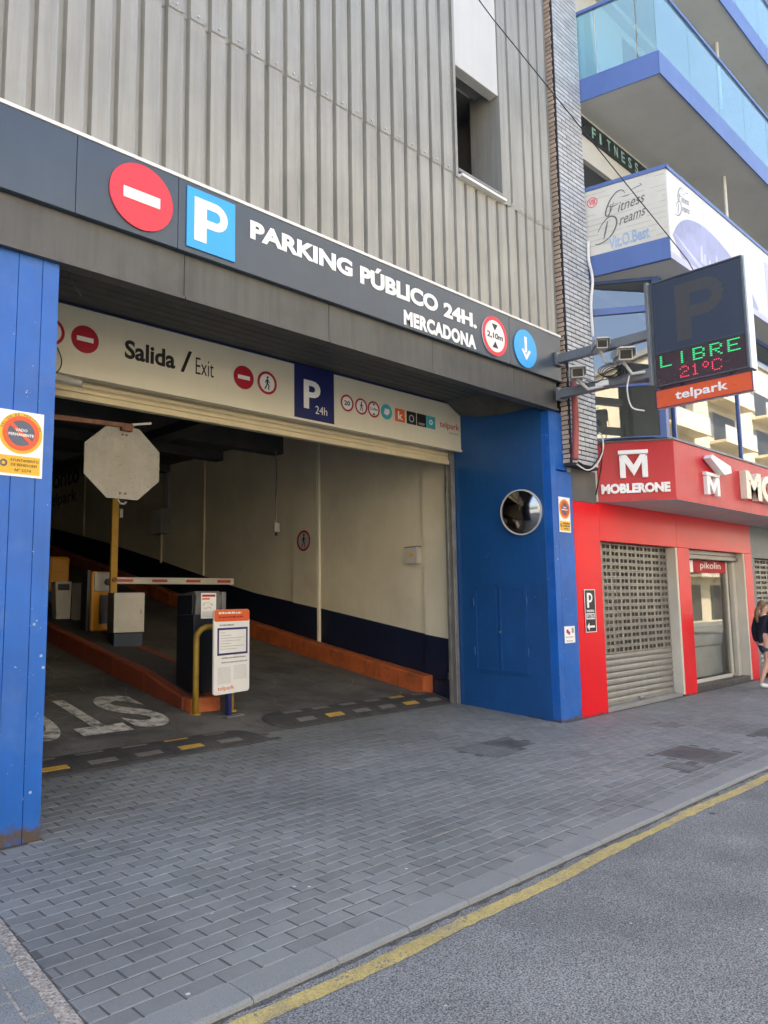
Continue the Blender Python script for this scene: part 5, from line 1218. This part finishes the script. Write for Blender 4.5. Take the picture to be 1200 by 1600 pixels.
# glazed bay on the canopy
S0, S1 = Vector((10.40, 5.85, 0)), Vector((10.985, 4.97, 0)); SF = Fr(S0, S1-S0); Ls = (S1-S0).length; BF = Fr((0, 4.97, 0))
m = MB(); m.fbox(SF, 0, .05, 4.04, 6.6, -.06, 0).fbox(SF, Ls-.09, Ls, 4.04, 6.6, -.06, 0).fbox(SF, .05, Ls-.09, 6.02, 6.12, -.06, 0).fbox(SF, .05, Ls-.09, 4.04, 4.08, -.06, 0).fbox(SF, .05, Ls-.09, 6.52, 6.6, -.06, 0).fbox(SF, .05, Ls-.09, 4.86, 4.90, -.05, -.01)
m.build('bay_frame', 'band_blue', bb)
for a, b in ((4.08, 4.86), (4.90, 6.02), (6.12, 6.52)): MB().fbox(SF, .05, Ls-.09, a, b, -.04, -.032).build('bay_pane', 'pane', bb)
m = MB(); mul = [10.985, 11.30, 13.96, 16.6, 19.2, 21.8, 24.4, 27, 30, 33.9]
for i, x in enumerate(mul): 
    wd = .10 if i < 1 else .05
    m.fbox(BF, x+.001, x+wd, 4.04, 6.6, -.06, 0)
m.fbox(BF, 11.09, 33.9, 4.04, 4.075, -.055, -.005).fbox(BF, 11.09, 33.9, 6.5, 6.6, -.055, -.005); m.build('bay_frame', 'band_blue', bb)
for a, b in zip(mul, mul[1:]): MB().fbox(BF, a+(.10 if a < 11 else .05), b, 4.075, 6.5, -.04, -.032).build('bay_pane', 'pane', bb)
MB().box(10.5, 34, 7.6, 7.65, 3.9, 6.5).build('bay_back_wall', 'bay_interior', bb)
# parapet and balcony tiers (side splayed, long side along the street)
V0, V1 = Vector((10.25, 5.75, 0)), Vector((10.52, 4.54, 0)); VF = Fr(V0, V1-V0); Lv = (V1-V0).length; QF = Fr((0, 4.54, 0))
def slab(name, z0, z1, material, grow=0.0, parent=bb):
    g = grow; pts = [(10.25-g, 5.86), (10.52-g, 4.54-g), (34, 4.54-g), (34, 5.86)]
    n = 4; return MB().add([(x, y, z0) for x, y in pts]+[(x, y, z1) for x, y in pts], [(3,2,1,0),(4,5,6,7)]+[(i, (i+1)%4, 4+(i+1)%4, 4+i) for i in range(4)]).build(name, material, parent)
slab('balcony_floor', 6.56, 6.62, 'stucco')
p1 = MB().fbox(VF, 0, Lv, 6.555, 6.882, -.05, .012).build('blue_band', 'band_blue', bb); MB().fbox(VF, -.03, Lv+.03, 7.94, 8.0, -.07, .02).build('blue_rail', 'band_blue', bb); MB().fbox(QF, 10.50, 34, 7.94, 8.0, -.07, .02).build('blue_rail', 'band_blue', bb)
sb_ = MB().fbox(VF, .02, Lv-.004, 6.884, 7.938, -.05, .004).build('banner_board', 'banner_wood', bb, label='pale plank patterned banner reading Fitness Dreams Vit.O.Best')
VP = Fr(V0+VF.n*.0045, V1-V0)
m = MB()
for i in range(12):
    v = 6.95+i*.083; a = .03
    while a < Lv-.05:
        e = min(a+random.uniform(.15, .5), Lv-.02); 
        if random.random() < .72: m.fbox(VP, a, e, v, v+.006*random.uniform(.5, 1.3), 0, .0012)
        a = e+random.uniform(.02, .12)
m.build('plank_lines', 'banner_line', sb_, kind='stuff')
mF = MB()
def script(f, u, v, s, parent, material, name='script_lettering', w=.002):
    """Fitness Dreams in a brush hand: big F and D by stroke, the rest slanted"""
    m = MB(); S = lambda pts: [(u+a*s, v+b*s) for a, b in smoothcurve(pts, 7)]
    def st(pts, wmax):
        q = S(pts); n = len(q); m.ribbon(f, q, [wmax*s*(.35+.65*math.sin(math.pi*(i+.5)/n)) for i in range(n)], 0, w)
    st([(.62, 1.0), (.56, 1.09), (.44, 1.08), (.30, .95), (.20, .76), (.17, .62), (.22, .58), (.30, .70), (.36, .86)], .034)
    st([(.22, .80), (.34, .77), (.46, .80)], .022); st([(.55, .93), (.66, .93), (.72, .94)], .018)
    st([(.30, .83), (.27, .66), (.22, .52)], .024)
    st([(-.02, .26), (.08, .42), (.24, .55), (.38, .50), (.40, .34), (.30, .14), (.14, .02), (-.02, -.02), (-.10, -.0)], .036); st([(.21, .46), (.16, .28), (.10, .06)], .036)
    st([(.74, 1.03), (.86, 1.06), (.98, 1.08), (.94, 1.13)], .02)
    letters(m, f, 'itness', u+.44*s, v+.60*s, .60*s, .22*s, w=w, bold=.004, shear=.35, slope=.13, thick=0)
    letters(m, f, 'reams', u+.46*s, v+.28*s, .58*s, .16*s, w=w, bold=.004, shear=.35, slope=.16, thick=0)
    return m.build(name, material, parent)
script(VP, .22, 7.06, .68, sb_, 'script_grey')
words(VP, 'Vit.O.Best', .36, 6.91, .60, .20, 'vit_blue', sb_, w=.002, bold=.03, slope=.06)
MB().fring(VP, .14, 7.74, .07, .082, .001, .002, 24).build('emblem_ring', 'sign_red', sb_); words(VP, 'VB', .09, 7.70, .10, .085, 'sign_red', sb_, w=.002, bold=.02)
bx = [10.52, 11.82, 13.02, 14.5, 16, 17.5, 19, 22, 26, 34]
for a, b in zip(bx, bx[1:]): pb = MB().fbox(QF, a+.004, b-.004, 6.66, 7.938, -.04, .004).build('banner_panel', 'banner_white', bb)
QP = Fr((0, 4.5355, 0))
arc = [(10.62, 6.94), (10.8, 7.15), (11.05, 7.32), (11.4, 7.43), (11.85, 7.47), (12.4, 7.42), (13.0, 7.28), (13.6, 7.02), (14.0, 6.72)]
ca = smoothcurve(arc, 6); MB().fpoly(QP, ca+[(14.0, 6.67), (10.9, 6.67)], .0, .002).build('violet_print', 'banner_violet', bb)
m = MB(); m.fpoly(QP, [(10.66, 6.98), (10.72, 6.98), (11.9, 6.70), (11.5, 6.70)], .0022, .0035)
for q in range(9):
    a = 11.55+q*.16+random.uniform(-.03, .03); h_ = random.uniform(.12, .36); m.fpoly(QP, [(a, 6.82), (a+.12, 6.82), (a+.09, 6.82+h_), (a+.03, 6.82+h_*.8)], .0022, .0035)
m.build('pale_print', 'banner_lilac', bb)
script(QP, 10.80, 7.32, .46, bb, 'script_grey', w=.002)
MB().fbox(QP, 14.52, 18.9, 6.72, 7.75, 0, .002).build('lilac_print', 'banner_lilac', bb); script(QP, 14.75, 6.98, .62, bb, 'sign_white', w=.004)
MB().fbox(QF, 10.52, 34, 6.555, 6.655, -.04, .008).build('lower_band', 'banner_lilac', bb)
# wall behind the first balcony
TF = Fr((0, 5.859, 0))
MB().box(10.30, 34, 5.875, 6.0, 8.70, 9.36).build('beige_band', 'stucco', bb)
fs_ = MB().fbox(TF, 10.40, 14.2, 9.10, 9.40, -.01, .02).build('fitness_board', 'fitness_board', bb)
for i, ch in enumerate('FITNESS'): words(Fr((0, 5.838, 0)), ch, 10.80+i*.245, 9.15, .05 if ch == 'I' else .115, .19, 'fitness_letter', fs_, w=.002, bold=.01)
for a in (10.32, 12.4, 14.6, 17, 19.5):
    MB().box(a, a+.06, 5.9, 6.0, 6.62, 8.70).build('door_frame', 'band_blue', bb); MB().box(a+.06, a+1.95, 5.95, 5.96, 6.62, 8.70).build('glass_door', 'pane', bb)
for zt, zb_ in ((9.46, 9.815), (12.235, 12.6), (15.0, 15.36), (17.8, 18.15), (20.6, 20.95)):
    slab('balcony_slab', zt, zb_-.004, 'stucco')
    MB().fbox(VF, -.004, Lv, zt-.02, zb_, .001, .02).build('blue_band', 'band_blue', bb); MB().fbox(QF, 10.50, 34, zt-.02, zb_, .001, .02).build('blue_band', 'band_blue', bb)
    for k, (a, b) in enumerate(((.03, .30), (.32, .93), (.95, 1.22))): MB().fbox(VF, a, b, zb_+.01, zb_+1.13, -.03, -.018).build('glass_panel', 'balcony_glass', bb)
    x = 10.54
    while x < 33: MB().fbox(QF, x, x+1.17, zb_+.01, zb_+1.13, -.03, -.018).build('glass_panel', 'balcony_glass', bb); x += 1.19
    MB().fbox(VF, -.02, Lv+.02, zb_+1.13, zb_+1.18, -.05, .01).build('hand_rail', 'band_blue', bb); MB().fbox(QF, 10.5, 34, zb_+1.13, zb_+1.18, -.05, .01).build('hand_rail', 'band_blue', bb)
    for x in (12.4, 15.2, 18, 21): MB().box(x, x+2.0, 6.0, 6.01, zb_, zb_+2.1).build('glass_door', 'pane', bb)
    MB().box(10.3, 34, 6.02, 6.1, zb_, zb_+2.7).build('rear_wall', 'stucco', bb)
MB().cyl((14.13, 5.0, 8.0), (14.13, 5.0, 9.45), .03, 10).build('rain_pipe', 'pipe_white', bb); MB().cyl((14.25, 5.0, 10.9), (14.25, 5.0, 12.23), .03, 10).build('rain_pipe', 'pipe_white', bb)
MB().box(10.25, 34, 4.54, 30, 26, 26.3).build('roof', 'concrete', bb)

# ================================================================== ACROSS THE STREET (seen in the panes and the mirror)
def block(x0, x1, h, floors, label, wallm, step):
    ob = thing('apartment_block', ((x0+x1)/2, -10, 0), label, 'building')
    MB().box(x0, x1, -22, -10, -.1, h).build('wall', wallm, ob)
    for k in range(1, floors):
        z = k*2.9+.3; x = x0+1.5
        while x+step*.7 < x1:
            b_ = MB().box(x, x+step*.7, -10.0, -8.9, z-.18, z).build('balcony', wallm, ob)
            MB().box(x+.05, x+step*.7-.05, -8.95, -8.9, z, z+.95).build('parapet', 'white_panel', b_); MB().box(x+.8, x+step*.7-1, -10.0, -9.985, z+.02, z+2.1).build('glass_door', 'door_dark', b_)
            MB().box(x+.1, x+.7, -10.0, -9.97, z+.3, z+2).build('shutter_panel', 'shutter_metal', b_)
            x += step
    x = x0+1
    while x+4 < x1: MB().box(x, x+3.6, -10.0, -9.985, .1, 2.5).build('shop_window', 'door_dark', ob); x += 5.2
    MB().box(x0-.1, x1+.1, -22.1, -9.85, h, h+.25).build('roof_edge', 'concrete', ob)
block(-40, 12, 12.3, 4, 'low cream block across the street from the car park', 'facade_cream', 8)
block(17, 75, 19, 6, 'tall cream apartment block with balconies across the street', 'facade_cream', 8)
def street_tree(x, y, h, label):
    t = thing('street_tree', (x, y, -.02), label, 'tree', 'street trees across the road'); rnd = random.Random(int(x*10))
    m = MB(); m.tube([(x, y, -.05), (x+.05, y, h*.3), (x-.05, y+.1, h*.55)], .13, 10)
    for k in range(6): a = k*1.05; m.tube([(x-.02, y+.05, h*.45), (x+.5*math.cos(a), y+.5*math.sin(a), h*.62), (x+1.1*math.cos(a), y+1.1*math.sin(a), h*.78)], .05, 6)
    m.build('trunk', 'bark', t); m = MB()
    cl = [(rnd.gauss(0, .8), rnd.gauss(0, .8), rnd.gauss(h*.78, .7), rnd.uniform(.35, .75)) for _ in range(26)]
    for k in range(2600):
        c = cl[k % 26]; v = Vector((rnd.gauss(0, 1), rnd.gauss(0, 1), rnd.gauss(0, 1))).normalized()*c[3]*rnd.random()**.4
        p = Vector((x+c[0], y+c[1], c[2]))+v; a = Vector((rnd.gauss(0, 1), rnd.gauss(0, 1), rnd.gauss(0, 1))).normalized(); b = a.orthogonal().normalized(); s = rnd.uniform(.07, .13)
        m.add([p-a*s, p+b*s*.5, p+a*s, p-b*s*.5], [(0,1,2,3)])
    m.build('crown', 'leaf', t)
street_tree(13.5, -7.8, 5.2, 'leafy street tree opposite the glazed bay'); street_tree(22, -7.8, 5.6, 'leafy street tree opposite the grey shop')

# ================================================================== WALKING PERSON
def skin_mesh(name, nodes, edges, material, parent, sub=2, root=0):
    me = bpy.data.meshes.new(name); me.from_pydata([n[0] for n in nodes], edges, []); o = bpy.data.objects.new(name, me); COL.objects.link(o)
    md = o.modifiers.new('skin', 'SKIN'); sk = me.skin_vertices[0].data
    for i, n in enumerate(nodes): sk[i].radius = (n[1], n[2] if len(n) > 2 else n[1]); sk[i].use_root = (i == root)
    o.modifiers.new('sub', 'SUBSURF').levels = sub; o.modifiers['sub'].render_levels = sub; md.use_smooth_shade = True
    dg = bpy.context.evaluated_depsgraph_get(); em = bpy.data.meshes.new_from_object(o.evaluated_get(dg)); bpy.data.objects.remove(o)
    q = bpy.data.objects.new(name, em); COL.objects.link(q); q.parent = parent; em.materials.clear(); em.materials.append(MATS[material])
    for p in em.polygons: p.use_smooth = True
    return q
pe = thing('person', (15.10, 5.22, 0), 'person with fair ponytail in navy sweater and denim shorts walking past the red shop', 'person')
# x forward, y left, z up; right leg trails
hipR, hipL = (-.01, -.085, .80), (.01, .085, .80)
N = [((0, 0, .86), .125, .10), ((0, 0, 1.02), .105, .085), ((0.0, 0, 1.20), .125, .085), ((.0, 0, 1.30), .06, .055), ((.015, 0, 1.345), .043, .043), ((.03, 0, 1.41), .072, .078), ((.03, 0, 1.49), .075, .085),
     (hipR, .085), ((-.05, -.09, .46), .052), ((-.12, -.09, .30), .05), ((-.21, -.09, .09), .032), ((-.14, -.09, .035), .03), ((-.06, -.09, .025), .025),
     (hipL, .085), ((.13, .09, .47), .052), ((.20, .09, .30), .048), ((.27, .09, .08), .032), ((.34, .09, .05), .03), ((.41, .09, .045), .025),
     ((0, -.16, 1.235), .05), ((.03, -.20, 1.02), .038), ((.13, -.19, .84), .03), ((.17, -.185, .77), .028), ((.19, -.18, .71), .018),
     ((0, .16, 1.235), .05), ((-.05, .20, 1.02), .038), ((-.02, .20, .83), .03), ((.0, .2, .77), .028), ((.01, .2, .71), .018)]
E = [(0,1),(1,2),(2,3),(3,4),(4,5),(5,6),(0,7),(7,8),(8,9),(9,10),(10,11),(11,12),(0,13),(13,14),(14,15),(15,16),(16,17),(17,18),(2,19),(19,20),(20,21),(21,22),(22,23),(2,24),(24,25),(25,26),(26,27),(27,28)]
skin_mesh('body', N, E, 'skin', pe)
sw = [((0, 0, .79), .150, .120), ((0, 0, .86), .146, .118), ((0, 0, 1.0), .128, .108), ((0, 0, 1.21), .150, .118), ((0, 0, 1.315), .085, .08), ((0, -.155, 1.245), .082), ((.03, -.20, 1.02), .068), ((.145, -.188, .81), .052), ((0, .155, 1.245), .082), ((-.05, .20, 1.02), .068), ((-.015, .20, .80), .052)]
skin_mesh('sweater', sw, [(0,1),(1,2),(2,3),(3,4),(3,5),(5,6),(6,7),(3,8),(8,9),(9,10)], 'sweater', pe)
skin_mesh('shirt_hem', [((0, 0, .745), .150, .122), ((0, 0, .80), .150, .122)], [(0, 1)], 'sign_white', pe)
skin_mesh('shorts', [((0, 0, .80), .142, .115), ((0, 0, .73), .142, .118), ((-.02, -.088, .70), .098), ((-.035, -.09, .60), .085), ((.03, .088, .70), .098), ((.075, .09, .60), .085)], [(0,1),(1,2),(2,3),(1,4),(4,5)], 'denim', pe)
for f_ in ([((-.235, -.09, .075), .04), ((-.17, -.09, .045), .046), ((-.08, -.09, .032), .04), ((-.035, -.09, .028), .026)], [((.25, .09, .05), .042), ((.31, .09, .05), .045), ((.41, .09, .06), .04), ((.455, .09, .065), .026)]):
    skin_mesh('shoe', f_, [(0,1),(1,2),(2,3)], 'shoe', pe)
skin_mesh('hair', [((.045, 0, 1.545), .05, .06), ((.0, 0, 1.525), .085, .088), ((-.035, 0, 1.46), .078, .082), ((-.075, 0, 1.44), .035), ((-.115, 0, 1.41), .04), ((-.135, 0, 1.33), .042), ((-.135, 0, 1.24), .032), ((-.125, 0, 1.17), .014)], [(0,1),(1,2),(2,3),(3,4),(4,5),(5,6),(6,7)], 'hair', pe)
skin_mesh('scrunchie', [((-.078, -.03, 1.445), .022), ((-.085, .03, 1.435), .022)], [(0, 1)], 'cream_board', pe, 1)
m = MB(); off = Vector(pe.location)
for s in (-1, 1):
    for (c, r_) in (((.098, s*.032, 1.462), .011),): m.fdisc(Fr(off+Vector(c), (0, -1, 0) if True else 0), 0, 0, r_, -.004, .004, 10)
m.build('eyes', 'sign_black', pe)
pe.rotation_euler = (0, 0, R(-34))
